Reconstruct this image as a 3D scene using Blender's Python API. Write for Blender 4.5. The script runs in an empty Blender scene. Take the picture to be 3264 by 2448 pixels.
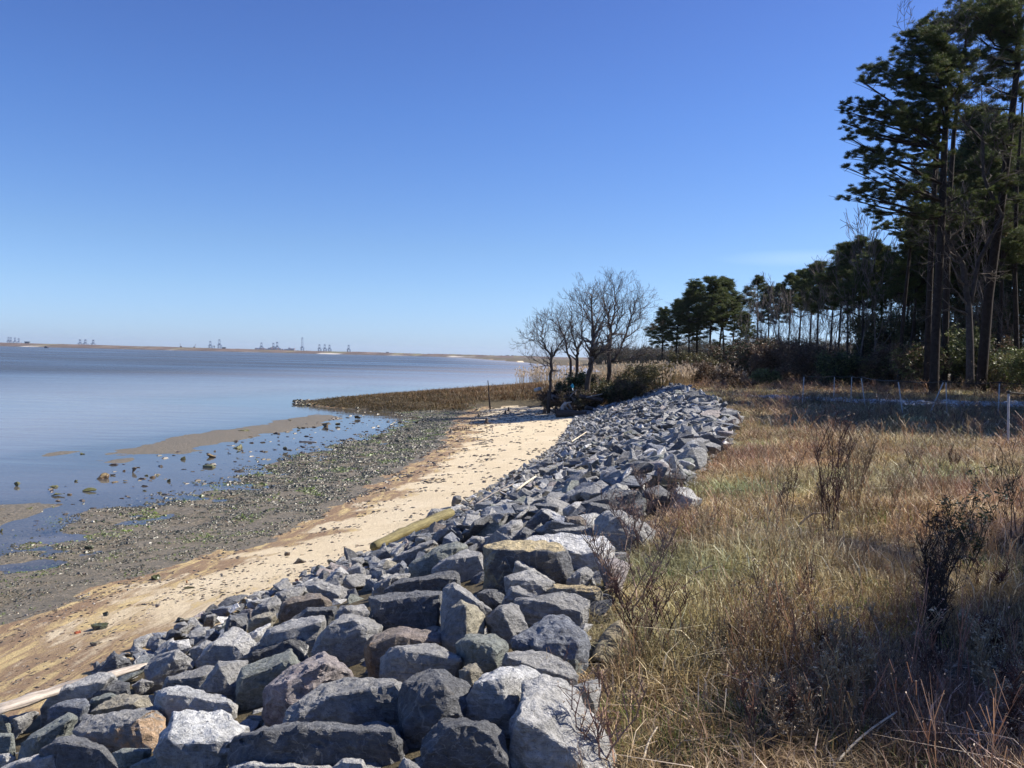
import bpy, bmesh, math, random
import numpy as np
from mathutils import Vector, Matrix, noise

sc = bpy.context.scene
COL = sc.collection
rad = math.radians

# ---------------------------------------------------------------- camera
EYE = Vector((0.0, 0.0, 3.4))
FPX = 860.0                       # focal length in 1024-px units
PITCH = math.atan(26.6 / 860.0)
ROLL = math.atan(0.0242)
_f = Vector((0, math.cos(PITCH), -math.sin(PITCH)))
_r0 = Vector((1, 0, 0))
_u0 = Vector((0, math.sin(PITCH), math.cos(PITCH)))
_r = _r0 * math.cos(ROLL) + _u0 * math.sin(ROLL)
_u = -_r0 * math.sin(ROLL) + _u0 * math.cos(ROLL)
cam_data = bpy.data.cameras.new("camera")
cam = bpy.data.objects.new("camera", cam_data)
COL.objects.link(cam)
cam.matrix_world = Matrix(((_r.x, _u.x, -_f.x, EYE.x), (_r.y, _u.y, -_f.y, EYE.y),
                           (_r.z, _u.z, -_f.z, EYE.z), (0, 0, 0, 1)))
cam_data.sensor_width = 36.0
cam_data.lens = 36.0 * FPX / 1024.0
cam_data.clip_start = 0.1
cam_data.clip_end = 40000.0
sc.camera = cam

# ---------------------------------------------------------------- light
SUN_AZ, SUN_EL = rad(75), rad(42)
SUNDIR = Vector((math.sin(SUN_AZ) * math.cos(SUN_EL), math.cos(SUN_AZ) * math.cos(SUN_EL), math.sin(SUN_EL)))
world = bpy.data.worlds.new("World")
sc.world = world
world.use_nodes = True
wn = world.node_tree
wn.nodes.clear()
wo = wn.nodes.new("ShaderNodeOutputWorld")
bg = wn.nodes.new("ShaderNodeBackground")
bg.inputs["Strength"].default_value = 0.106
sky = wn.nodes.new("ShaderNodeTexSky")
sky.sky_type = 'NISHITA'
sky.sun_disc = False
sky.sun_elevation = SUN_EL
sky.sun_rotation = SUN_AZ
sky.altitude = 0
sky.air_density = 1.0
sky.dust_density = 0.3
sky.ozone_density = 2.2
hs = wn.nodes.new("ShaderNodeHueSaturation")
hs.inputs["Saturation"].default_value = 1.12
tint = wn.nodes.new("ShaderNodeMix"); tint.data_type = 'RGBA'; tint.blend_type = 'MULTIPLY'
tint.inputs[0].default_value = 1.0
tint.inputs[7].default_value = (0.93, 0.97, 1.12, 1)
wn.links.new(sky.outputs[0], hs.inputs["Color"])
wn.links.new(hs.outputs[0], tint.inputs[6])
# the blue of this clear winter sky deepens upward and never turns yellow at the horizon
wg = wn.nodes.new("ShaderNodeTexCoord"); wsx = wn.nodes.new("ShaderNodeSeparateXYZ")
wn.links.new(wg.outputs["Generated"], wsx.inputs[0])
wr = wn.nodes.new("ShaderNodeValToRGB"); wn.links.new(wsx.outputs[2], wr.inputs[0])
_st = [(0.0, (.69, .93, 1.50)), (.025, (.715, .94, 1.42)), (.07, (.74, .91, 1.2)), (.123, (.75, .88, 1.08)), (.266, (.69, .82, 1.085)), (.375, (.67, .745, 1.03))]
_e = wr.color_ramp.elements
_e[0].position = 0.0; _e[1].position = .375
for _p, _c in _st[1:-1]: _e.new(_p)
for _k, (_p, _c) in enumerate(_st): _e[_k].position = _p; _e[_k].color = (*[v / 1.5 for v in _c], 1)
t2 = wn.nodes.new("ShaderNodeMix"); t2.data_type = 'RGBA'; t2.blend_type = 'MULTIPLY'; t2.inputs[0].default_value = 1.0
wn.links.new(tint.outputs[2], t2.inputs[6]); wn.links.new(wr.outputs[0], t2.inputs[7])
# one faint streak of cirrus low over the trees
wm = wn.nodes.new("ShaderNodeMapping"); wm.inputs["Scale"].default_value = (3.0, 3.0, 42.0); wn.links.new(wg.outputs["Generated"], wm.inputs[0])
wnz = wn.nodes.new("ShaderNodeTexNoise"); wnz.inputs["Scale"].default_value = 1.0; wnz.inputs["Detail"].default_value = 5; wn.links.new(wm.outputs[0], wnz.inputs["Vector"])
wsub = wn.nodes.new("ShaderNodeVectorMath"); wsub.operation = 'DISTANCE'
wsc = wn.nodes.new("ShaderNodeVectorMath"); wsc.operation = 'MULTIPLY'; wsc.inputs[1].default_value = (1, .3, 9); wn.links.new(wg.outputs["Generated"], wsc.inputs[0])
wn.links.new(wsc.outputs[0], wsub.inputs[0]); wsub.inputs[1].default_value = (.31, .283, .116 * 9)
wmr = wn.nodes.new("ShaderNodeMapRange"); wmr.inputs[1].default_value = .02; wmr.inputs[2].default_value = .09; wmr.inputs[3].default_value = 1; wmr.inputs[4].default_value = 0
wn.links.new(wsub.outputs["Value"], wmr.inputs[0])
wm2 = wn.nodes.new("ShaderNodeMath"); wm2.operation = 'MULTIPLY'; wn.links.new(wmr.outputs[0], wm2.inputs[0]); wn.links.new(wnz.outputs[0], wm2.inputs[1])
wm3 = wn.nodes.new("ShaderNodeMath"); wm3.operation = 'MULTIPLY'; wn.links.new(wm2.outputs[0], wm3.inputs[0]); wm3.inputs[1].default_value = .26
t3 = wn.nodes.new("ShaderNodeMix"); t3.data_type = 'RGBA'; wn.links.new(wm3.outputs[0], t3.inputs[0]); wn.links.new(t2.outputs[2], t3.inputs[6]); t3.inputs[7].default_value = (6.2, 7.2, 8.3, 1)
wn.links.new(t3.outputs[2], bg.inputs["Color"])
wn.links.new(bg.outputs[0], wo.inputs["Surface"])

sd = bpy.data.lights.new("sun", 'SUN')
sd.energy = 5.0
sd.angle = rad(0.5)
sd.color = (1.0, 0.93, 0.82)
sun = bpy.data.objects.new("sun", sd)
COL.objects.link(sun)
sun.rotation_mode = 'QUATERNION'
sun.rotation_quaternion = (-SUNDIR).to_track_quat('-Z', 'Y')
sun.location = (20, 10, 30)

sc.view_settings.view_transform = 'Standard'
sc.view_settings.look = 'None'
sc.view_settings.exposure = 0.80
sc.view_settings.gamma = 1.0
sc.view_settings.use_curve_mapping = False
sc.cycles.max_bounces = 6
sc.cycles.transparent_max_bounces = 12
sc.cycles.volume_bounces = 0

# ---------------------------------------------------------------- projection helpers (photo pixels -> places in the world)
PX = 1024.0 / 3264.0
def ray(px, py):
    x = (px * PX - 512.0) / FPX
    y = -(py * PX - 384.0) / FPX
    return (_f + _r * x + _u * y)          # y-component close to 1: parameter = forward distance
def at_dist(px, py, d):
    r = ray(px, py)
    return EYE + r * (d / r.y)
def at_z(px, py, z):
    r = ray(px, py)
    t = (z - EYE.z) / r.z
    return EYE + r * t
def proj(p):
    v = Vector(p) - EYE
    w = v.dot(_f)
    return (512 + FPX * v.dot(_r) / w) / PX, (384 - FPX * v.dot(_u) / w) / PX, w

# ---------------------------------------------------------------- terrain
NP = np
def tab(v, pairs):
    a = np.array(pairs, float)
    return np.interp(v, a[:, 0], a[:, 1])
TOE = [(-10, -5.3), (4, -4.5), (6.6, -3.75), (8, -3.4), (11, -2.3), (12.5, -1.75), (14.2, -1.15), (16.7, -.75), (22, .45), (28, 1.6), (42, 3.2), (48, 4.4), (54, 8)]
EDGE = [(-10, 0.0), (0, .2), (3.5, .35), (6.5, .82), (8, 1.18), (11, 2.3), (17.5, 4.5), (24, 6.3), (39, 8.7), (51, 10), (54, 10.2)]
WAT = [(-20, -7.2), (5, -7.2), (9, -7.4), (12, -7.9), (14.5, -8.7), (17.5, -9.0), (20, -7.9), (25.2, -7.4), (30.5, -6.7), (38.7, -5.4), (47, -5.6), (51, -7),
       (53.5, -11.5), (56, -13.6), (60, -13.2), (65, -11), (76, -7.2), (90, -2.6), (118, 4.3), (150, 10), (250, 26), (330, 32), (400, 30), (3000, -200)]
SAND = [(-20, -5.6), (8, -5.9), (10, -5.9), (12.7, -5.2), (14.6, -4.2), (18.8, -3.6), (24.2, -3.1), (32, -2.5), (47, -2.9), (51, -2.6), (60, 3)]
NO2 = None
_rs = np.random.RandomState(5)
_oct = [(_rs.uniform(-1, 1, 2), _rs.uniform(0, 6.28)) for _ in range(60)]
def fbm(x, y, scale, seed=0, octs=4):
    """smooth pseudo-noise from summed rotated sines, about -1..1"""
    r = np.random.RandomState(seed)
    out = np.zeros_like(np.asarray(x, float)); amp = 1.0; tot = 0; f = 1.0 / scale
    for o in range(octs):
        for k in range(3):
            a = r.uniform(0, 6.28); ph = r.uniform(0, 6.28); ph2 = r.uniform(0, 6.28)
            u = x * math.cos(a) + y * math.sin(a); v = -x * math.sin(a) + y * math.cos(a)
            out = out + amp * np.sin(u * f * 6.28 + ph + 1.3 * np.sin(v * f * 4.1 + ph2)) / 3
        tot += amp; amp *= .55; f *= 2.03
    return out / tot * 1.8

def ground_z(x, y):
    x = np.asarray(x, float); y = np.asarray(y, float)
    toe, edge, wat, sand = tab(y, TOE), tab(y, EDGE), tab(y, WAT), tab(y, SAND)
    sand = np.maximum(sand, wat + .5)
    toe = np.maximum(toe, sand + .4)
    edge = np.maximum(edge, toe + .5)
    far = np.clip((y - 50) / 6, 0, 1)
    seaw = wat - x
    zsea = -0.022 - 0.004 * seaw - 0.9 * (1 - np.exp(-(np.maximum(seaw - 7, 0) / 30)))
    bars = 0.066 * np.exp(-((seaw - 4.4 + .9 * np.sin(y * .13)) / 2.1) ** 2) * np.clip((y - 22) / 6, 0, 1) * np.clip((50 - y) / 6, 0, 1)
    bars = bars + 0.066 * np.exp(-((seaw - 1.7) / 1.3) ** 2) * np.exp(-((y - 16.6) / 2.4) ** 2)
    bars = bars + 0.07 * np.exp(-((seaw - 0.8) / 1.7) ** 2) * np.exp(-((y - 12.4) / 2.0) ** 2) + .05 * np.exp(-((seaw - 7.5) / .8) ** 2) * np.exp(-((y - 27) / 3.0) ** 2)
    zsea = zsea + bars
    # shore profile
    t1 = np.clip((x - wat) / (sand - wat), 0, 1)
    z1 = 0.0 + 0.13 * t1 - .10 * np.clip(fbm(x, y, 2.6, 17, 3) + .05, 0, 1) * (1 - t1) ** .7
    t2 = np.clip((x - sand) / (toe - sand), 0, 1)
    z2 = 0.13 + 0.47 * t2 ** 1.1
    t3 = np.clip((x - toe) / (edge - toe), 0, 1)
    z3 = 0.6 + 1.05 * np.clip(t3 / .85, 0, 1) ** 1.25
    t4 = np.clip((x - edge) / 1.2, 0, 1)
    near = np.where(x < wat, zsea, np.where(x < sand, z1, np.where(x < toe, z2, z3)))
    near = near + 0.08 * t4
    # beyond the beach: low marsh point rising inland
    m = np.clip((x - wat) / 20.0, 0, 1)
    zm = 0.06 + 1.6 * m ** .75
    zm = np.where(x < wat, zsea, zm)
    z = near * (1 - far) + zm * far
    z = z + np.clip((x - edge - 8) / 16, 0, 1) * .3
    z = z + fbm(x, y, 3.1, 3) * (0.012 + 0.05 * np.clip((x - edge) / 3, 0, 1)) * (x > wat - 9)
    z = z + fbm(x, y, 9, 8) * 0.012 * (x < sand) * (x > wat - 12)
    return z
def gz(x, y):
    return float(ground_z(np.array([x]), np.array([y]))[0])

def hit(px, py, lift=0.0):
    r = ray(px, py); r = r / r.y
    t = 1.5
    while t < 400:
        p = EYE + r * t
        if p.z < gz(p.x, p.y) + lift:
            break
        t += max(.02, t * .004)
    return p

# ---------------------------------------------------------------- material helpers
def mat(name):
    m = bpy.data.materials.new(name); m.use_nodes = True
    nt = m.node_tree
    b = nt.nodes["Principled BSDF"]
    return m, nt, b
def N(nt, typ, **kw):
    n = nt.nodes.new(typ)
    for k, v in kw.items():
        if k.startswith("i_"):
            key = k[2:]
            n.inputs[int(key) if key.isdigit() else key.replace("_", " ")].default_value = v
        else:
            setattr(n, k, v)
    return n
def ramp(nt, stops):
    r = nt.nodes.new("ShaderNodeValToRGB")
    e = r.color_ramp.elements
    e[0].position, e[0].color = stops[0][0], (*stops[0][1], 1)
    e[1].position, e[1].color = stops[-1][0], (*stops[-1][1], 1)
    for p, c in stops[1:-1]:
        n = e.new(p); n.color = (*c, 1)
    return r
def mixc(nt, fac, a, b, mode='MIX'):
    m = nt.nodes.new("ShaderNodeMix"); m.data_type = 'RGBA'; m.blend_type = mode
    L = nt.links
    for v, i in ((fac, 0), (a, 6), (b, 7)):
        if hasattr(v, "is_linked") or isinstance(v, bpy.types.NodeSocket):
            L.new(v, m.inputs[i])
        elif isinstance(v, (int, float)):
            m.inputs[i].default_value = v
        else:
            m.inputs[i].default_value = (*v, 1)
    return m.outputs[2]
def noise_n(nt, scale, detail=4, rough=.6, coord=None, dist=0):
    n = N(nt, "ShaderNodeTexNoise"); n.inputs["Scale"].default_value = scale
    n.inputs["Detail"].default_value = detail; n.inputs["Roughness"].default_value = rough
    n.inputs["Distortion"].default_value = dist
    if coord is not None:
        nt.links.new(coord, n.inputs["Vector"])
    return n
def maprange(nt, sock, a, b, c=0, d=1):
    n = N(nt, "ShaderNodeMapRange"); nt.links.new(sock, n.inputs[0])
    for i, v in enumerate((a, b, c, d)): n.inputs[i + 1].default_value = v
    return n.outputs[0]
def math_n(nt, op, a, b=0.0):
    n = N(nt, "ShaderNodeMath", operation=op)
    for i, v in enumerate((a, b)):
        if isinstance(v, bpy.types.NodeSocket): nt.links.new(v, n.inputs[i])
        else: n.inputs[i].default_value = v
    return n.outputs[0]
def bump(nt, b, h, strength, dist):
    bn = N(nt, "ShaderNodeBump"); bn.inputs["Strength"].default_value = strength
    bn.inputs["Distance"].default_value = dist
    nt.links.new(h, bn.inputs["Height"]); nt.links.new(bn.outputs[0], b.inputs["Normal"])
    return bn

def attr_mat(name, rough=.9, spec=.2, trans=0.0, nscale=None, namp=.3, bumpd=0, emis=None):
    """material whose own colour comes from the mesh attribute 'Col', broken up by noise"""
    m, nt, b = mat(name)
    a = N(nt, "ShaderNodeAttribute", attribute_name="Col")
    c = a.outputs["Color"]
    if nscale:
        g = N(nt, "ShaderNodeNewGeometry")
        n = noise_n(nt, nscale, 5, .65, g.outputs["Position"])
        v = maprange(nt, n.outputs[0], .3, .7, 1 - namp, 1 + namp)
        vc = N(nt, "ShaderNodeVectorMath", operation='SCALE')
        nt.links.new(c, vc.inputs[0]); nt.links.new(v, vc.inputs[3])
        c = vc.outputs[0]
        if bumpd: bump(nt, b, n.outputs[0], .8, bumpd)
    nt.links.new(c, b.inputs["Base Color"])
    b.inputs["Roughness"].default_value = rough
    b.inputs["Specular IOR Level"].default_value = spec
    if trans:
        out = nt.nodes["Material Output"]
        tr = N(nt, "ShaderNodeBsdfTranslucent"); nt.links.new(c, tr.inputs[0])
        mx = N(nt, "ShaderNodeMixShader"); mx.inputs[0].default_value = trans
        nt.links.new(b.outputs[0], mx.inputs[1]); nt.links.new(tr.outputs[0], mx.inputs[2])
        nt.links.new(mx.outputs[0], out.inputs[0])
    return m

# ---------------------------------------------------------------- object helpers
def link(name, me, parent=None):
    o = bpy.data.objects.new(name, me)
    COL.objects.link(o)
    if parent is not None:
        o.parent = parent
    return o
def tag(o, label=None, cat=None, group=None, kind=None):
    if label: o["label"] = label
    if cat: o["category"] = cat
    if group: o["group"] = group
    if kind: o["kind"] = kind
    return o
def empty(name, loc=(0, 0, 0), rz=0):
    o = bpy.data.objects.new(name, None); COL.objects.link(o)
    o.empty_display_size = .2
    o.location = loc; o.rotation_euler = (0, 0, rz)
    return o
def np_mesh(name, V, F, m=None, C=None, smooth=False):
    """V (n,3), F (m,k) all faces of one size, C (n,3) per-vertex colour"""
    V = np.ascontiguousarray(V, np.float32); F = np.ascontiguousarray(F, np.int32)
    me = bpy.data.meshes.new(name)
    k = F.shape[1]
    me.vertices.add(len(V)); me.vertices.foreach_set("co", V.ravel())
    me.loops.add(F.size); me.loops.foreach_set("vertex_index", F.ravel())
    me.polygons.add(len(F)); me.polygons.foreach_set("loop_start", np.arange(0, F.size, k, dtype=np.int32))
    me.polygons.foreach_set("use_smooth", np.full(len(F), smooth, bool))
    me.update(calc_edges=True)
    if C is not None:
        a = me.color_attributes.new("Col", 'FLOAT_COLOR', 'POINT')
        cc = np.ones((len(V), 4), np.float32); cc[:, :3] = C
        a.data.foreach_set("color", cc.ravel())
    if m: me.materials.append(m)
    return me

class Geo:
    """collects quads with vertex colours"""
    def __init__(s): s.V = []; s.F = []; s.C = []; s.n = 0
    def add(s, V, F, C):
        V = np.asarray(V, float); F = np.asarray(F, int); C = np.asarray(C, float)
        if C.ndim == 1: C = np.tile(C, (len(V), 1))
        s.V.append(V); s.F.append(F + s.n); s.C.append(C); s.n += len(V)
    def arrays(s): return np.concatenate(s.V), np.concatenate(s.F), np.concatenate(s.C)
    def mesh(s, name, m, smooth=False):
        V, F, C = s.arrays(); return np_mesh(name, V, F, m, C, smooth)
    def box(s, c, d, col, rz=0):
        x, y, z = np.array(d) / 2.0
        v = np.array([(-x, -y, -z), (x, -y, -z), (x, y, -z), (-x, y, -z), (-x, -y, z), (x, -y, z), (x, y, z), (-x, y, z)])
        if rz: 
            ca, sa = math.cos(rz), math.sin(rz); v[:, :2] = v[:, :2] @ np.array([[ca, sa], [-sa, ca]])
        s.add(v + np.array(c), [(0, 3, 2, 1), (4, 5, 6, 7), (0, 1, 5, 4), (1, 2, 6, 5), (2, 3, 7, 6), (3, 0, 4, 7)], col)
    def tube(s, pts, radii, sides, col, cap=True):
        pts = np.asarray(pts, float); n = len(pts)
        radii = np.broadcast_to(np.asarray(radii, float), (n,))
        tn = np.gradient(pts, axis=0); tn /= np.linalg.norm(tn, axis=1)[:, None] + 1e-9
        ref = np.array([0, 0, 1.0]) if abs(tn[0][2]) < .9 else np.array([1.0, 0, 0])
        V = []
        for i in range(n):
            a = np.cross(tn[i], ref); a /= np.linalg.norm(a) + 1e-9
            b = np.cross(tn[i], a)
            ang = np.arange(sides) * 2 * math.pi / sides
            V.append(pts[i] + radii[i] * (np.cos(ang)[:, None] * a + np.sin(ang)[:, None] * b))
        V = np.concatenate(V); F = []
        j = np.arange(sides); k = (j + 1) % sides
        for i in range(n - 1):
            F.append(np.stack([i * sides + j, i * sides + k, (i + 1) * sides + k, (i + 1) * sides + j], 1))
        F = np.concatenate(F)
        if cap and sides == 4:
            F = np.concatenate([F, [(3, 2, 1, 0)], [tuple((n - 1) * 4 + q for q in (0, 1, 2, 3))]])
        elif cap and sides >= 6:
            m = n * sides
            V = np.concatenate([V, [pts[0]], [pts[-1]]])
            ee = [(m, (q + 2) % sides, (q + 1) % sides, q) for q in range(0, sides, 2)]
            l = (n - 1) * sides
            ee += [(m + 1, l + q, l + (q + 1) % sides, l + (q + 2) % sides) for q in range(0, sides, 2)]
            F = np.concatenate([F, ee])
        s.add(V, F, col)

def scatter(variants, pos, rot, scl, tints, which, up=None):
    """replicate small quad meshes (V,F,C) to many places; returns V,F,C.  rot = z-rotation, tints multiply"""
    Vs, Fs, Cs = [], [], []; n = 0
    for vi, (V, F, C) in enumerate(variants):
        idx = np.where(which == vi)[0]
        if len(idx) == 0: continue
        ca, sa = np.cos(rot[idx]), np.sin(rot[idx])
        s3 = scl[idx] if scl.ndim == 2 else np.repeat(scl[idx][:, None], 3, 1)
        x = V[None, :, 0] * s3[:, :1]; y = V[None, :, 1] * s3[:, 1:2]; z = V[None, :, 2] * s3[:, 2:3]
        P = np.stack([x * ca[:, None] - y * sa[:, None], x * sa[:, None] + y * ca[:, None], z], -1) + pos[idx][:, None, :]
        k = len(V)
        FF = F[None] + (np.arange(len(idx)) * k)[:, None, None] + n
        CC = C[None] * tints[idx][:, None, :]
        Vs.append(P.reshape(-1, 3)); Fs.append(FF.reshape(-1, F.shape[1])); Cs.append(CC.reshape(-1, 3)); n += len(idx) * k
    return np.concatenate(Vs), np.concatenate(Fs), np.concatenate(Cs)

# ---------------------------------------------------------------- ground material
def ground_material():
    m, nt, b = mat("ground_soil")
    g = N(nt, "ShaderNodeNewGeometry"); P = g.outputs["Position"]
    za = N(nt, "ShaderNodeAttribute", attribute_name="Col")   # r = sand, g = mud, b = land
    sep = N(nt, "ShaderNodeSeparateColor"); nt.links.new(za.outputs["Color"], sep.inputs[0])
    n1 = noise_n(nt, 1.1, 6, .7, P, .4); n2 = noise_n(nt, 14, 6, .75, P); n3 = noise_n(nt, 90, 3, .7, P)
    mp = N(nt, "ShaderNodeMapping"); mp.inputs["Scale"].default_value = (3.2, .8, 1); mp.inputs["Rotation"].default_value = (0, 0, rad(-12))
    nt.links.new(P, mp.inputs[0])
    n4 = noise_n(nt, 1.4, 6, .72, mp.outputs[0], .6)
    dry = ramp(nt, [(.25, (.64, .52, .33)), (.55, (.74, .62, .42)), (.8, (.81, .71, .52))])
    nt.links.new(n1.outputs[0], dry.inputs[0])
    grain = mixc(nt, maprange(nt, n3.outputs[0], .35, .65, 0, .3), dry.outputs[0], (.40, .30, .19))
    damp = ramp(nt, [(.3, (.21, .135, .085)), (.5, (.30, .20, .115)), (.62, (.58, .44, .21)), (.8, (.66, .52, .29))])
    nt.links.new(n4.outputs[0], damp.inputs[0])
    mud = ramp(nt, [(.3, (.07, .06, .038)), (.52, (.165, .138, .088)), (.68, (.33, .265, .19)), (.85, (.42, .34, .25))])
    nt.links.new(n2.outputs[0], mud.inputs[0])
    soil = ramp(nt, [(.3, (.035, .03, .018)), (.5, (.10, .08, .045)), (.7, (.17, .135, .075))])
    nt.links.new(n2.outputs[0], soil.inputs[0])
    # sand wetness: attribute r goes 0 (dry) .. 1 (damp), disturbed by streaks
    w = math_n(nt, 'ADD', sep.outputs[0], math_n(nt, 'MULTIPLY', math_n(nt, 'SUBTRACT', n4.outputs[0], .5), 1.5))
    wf = maprange(nt, w, .4, .66)
    c = mixc(nt, wf, grain, damp.outputs[0])
    mf = math_n(nt, 'ADD', sep.outputs[1], math_n(nt, 'MULTIPLY', math_n(nt, 'SUBTRACT', n2.outputs[0], .5), .9))
    mff = maprange(nt, mf, .4, .6)
    c = mixc(nt, mff, c, mud.outputs[0])
    lf = math_n(nt, 'ADD', sep.outputs[2], math_n(nt, 'MULTIPLY', math_n(nt, 'SUBTRACT', n2.outputs[0], .5), .5))
    c = mixc(nt, maprange(nt, lf, .42, .58), c, soil.outputs[0])
    nt.links.new(c, b.inputs["Base Color"])
    nt.links.new(maprange(nt, mff, 0, 1, .85, .5), b.inputs["Roughness"])
    b.inputs["Specular IOR Level"].default_value = .35
    h = math_n(nt, 'ADD', math_n(nt, 'MULTIPLY', n2.outputs[0], 1.0), math_n(nt, 'MULTIPLY', n3.outputs[0], .25))
    bump(nt, b, h, .9, .05)
    return m

def grid_axis(segs):
    out = [segs[0][0]]
    for a, b_, st in segs:
        n = max(1, int(round((b_ - a) / st)))
        out += list(np.linspace(a, b_, n + 1)[1:])
    return np.array(out)
gx = grid_axis([(-9000, -1000, 2000), (-1000, -100, 150), (-100, -24, 8), (-24, -15, .6), (-15, 4, .13), (4, 14, .3), (14, 60, 1.5), (60, 400, 15), (400, 9000, 1500)])
gy = grid_axis([(-400, -20, 80), (-20, 2, 1.5), (2, 24, .14), (24, 60, .35), (60, 130, 1.5), (130, 420, 8), (420, 3000, 200), (3000, 15000, 2000)])
X, Y = np.meshgrid(gx, gy)
Z = ground_z(X, Y)
toe, edge, wat, sand = tab(Y, TOE), tab(Y, EDGE), tab(Y, WAT), tab(Y, SAND)
wig = fbm(X, Y, 2.3, 11) * .45
CR = np.clip((sand + 1.9 - X + wig * 1.6) / 1.5, 0, 1) * .95
nearsand = np.clip((13 - Y) / 5, 0, 1); CR = np.maximum(CR, nearsand * .74)
CG = np.where(X < sand + wig * .6, .95, 0.0) * np.where(X < wat - .2, .9, 1)
CG = np.maximum(CG, .42 * np.exp(-((X - sand - .5) / .5) ** 2) * (fbm(X, Y, 1.9, 77) > -.1))
far = (Y > 53)
CG = np.where(far & (X > wat), .2, CG)
CB = np.clip((X - toe - .25) / .3, 0, 1)
CB = np.maximum(CB, ((Y > 51.5 + wig * 2) & (X > wat + .5)).astype(float))
CB = np.maximum(CB, (Y > 250) & (X > wat + .5))
zc = np.stack([CR, CG, CB], -1).reshape(-1, 3)
nyy, nxx = X.shape
ii = (np.arange(nyy - 1)[:, None] * nxx + np.arange(nxx - 1)[None]).ravel()
GF = np.stack([ii, ii + 1, ii + nxx + 1, ii + nxx], 1)
GM = ground_material()
ground = link("ground", np_mesh("ground", np.stack([X, Y, Z], -1).reshape(-1, 3), GF, GM, zc, True))
tag(ground, kind="structure")

# ---------------------------------------------------------------- water
def water_material():
    m, nt, b = mat("bay_water")
    out = nt.nodes["Material Output"]
    g = N(nt, "ShaderNodeNewGeometry"); P = g.outputs["Position"]
    at = N(nt, "ShaderNodeAttribute", attribute_name="Col")      # r = murk (depth), g = wind ruffle
    sep = N(nt, "ShaderNodeSeparateColor"); nt.links.new(at.outputs["Color"], sep.inputs[0])
    mp = N(nt, "ShaderNodeMapping"); mp.inputs["Scale"].default_value = (.55, 1.9, 1); mp.inputs["Rotation"].default_value = (0, 0, rad(-14))
    nt.links.new(P, mp.inputs[0])
    a = noise_n(nt, 1.6, 4, .6, mp.outputs[0], .3)
    c = noise_n(nt, .25, 3, .55, mp.outputs[0], .5)
    big = noise_n(nt, .012, 3, .6, mp.outputs[0])
    h = math_n(nt, 'ADD', math_n(nt, 'MULTIPLY', a.outputs[0], .06), math_n(nt, 'MULTIPLY', c.outputs[0], .22))
    bn = N(nt, "ShaderNodeBump"); bn.inputs["Distance"].default_value = 1.0
    nt.links.new(h, bn.inputs["Height"])
    ruf = math_n(nt, 'MULTIPLY', sep.outputs[1], maprange(nt, big.outputs[0], .35, .65, .55, 1.25))
    nt.links.new(math_n(nt, 'MULTIPLY', ruf, 1.0), bn.inputs["Strength"])
    gl = N(nt, "ShaderNodeBsdfGlossy"); nt.links.new(bn.outputs[0], gl.inputs["Normal"])
    gl.inputs["Color"].default_value = (.86, .87, .90, 1)
    nt.links.new(maprange(nt, ruf, 0, 1, .03, .30), gl.inputs["Roughness"])
    fr = N(nt, "ShaderNodeFresnel"); fr.inputs[0].default_value = 1.33; nt.links.new(bn.outputs[0], fr.inputs["Normal"])
    silt = mixc(nt, sep.outputs[2], (.30, .28, .27), (.050, .062, .070))
    tr = N(nt, "ShaderNodeBsdfTransparent"); tr.inputs[0].default_value = (.86, .90, .88, 1)
    df = N(nt, "ShaderNodeBsdfDiffuse"); nt.links.new(silt, df.inputs[0])
    body = N(nt, "ShaderNodeMixShader"); nt.links.new(sep.outputs[0], body.inputs[0])
    nt.links.new(tr.outputs[0], body.inputs[1]); nt.links.new(df.outputs[0], body.inputs[2])
    mx = N(nt, "ShaderNodeMixShader")
    # wind waves turn their faces to the viewer and so mirror less than flat water does
    nt.links.new(math_n(nt, 'MULTIPLY', fr.outputs[0], maprange(nt, ruf, .1, .95, 1.0, .42)), mx.inputs[0]); nt.links.new(body.outputs[0], mx.inputs[1]); nt.links.new(gl.outputs[0], mx.inputs[2])
    nt.links.new(mx.outputs[0], out.inputs[0])
    return m
wx = grid_axis([(-9000, -800, 800), (-800, -100, 50), (-100, -30, 5), (-30, 10, 1), (10, 60, 5), (60, 400, 40), (400, 2500, 700)])
wy = grid_axis([(-100, 0, 20), (0, 60, 1), (60, 140, 4), (140, 500, 20), (500, 2600, 150), (2600, 14000, 1500)])
X, Y = np.meshgrid(wx, wy)
dep = -ground_z(X, Y)
wat = tab(Y, WAT)
off = np.maximum(wat - X, 0)
murk = np.clip((dep + .01) / .35, 0.0, 1) ** .7
murk = np.maximum(murk, np.clip((Y - 70) / 30, 0, 1))
ruf = 0.03 + .05 * np.clip((off - 1) / 3, 0, 1) + .16 * np.clip((off - 5) / 8, 0, 1) + .75 * np.clip((np.hypot(off, np.maximum(Y - 25, 0) * .6) - 25) / 70, 0, 1)
ruf = np.clip(ruf, .02, 1)
nyy, nxx = X.shape
ii = (np.arange(nyy - 1)[:, None] * nxx + np.arange(nxx - 1)[None]).ravel()
GFw = np.stack([ii, ii + 1, ii + nxx + 1, ii + nxx], 1)
water = link("water", np_mesh("water", np.stack([X, Y, X * 0 + .004], -1).reshape(-1, 3), GFw, water_material(),
             np.stack([murk, ruf, np.clip((off - 8) / 60, 0, 1) ** .6], -1).reshape(-1, 3), True))
tag(water, kind="structure")

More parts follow.
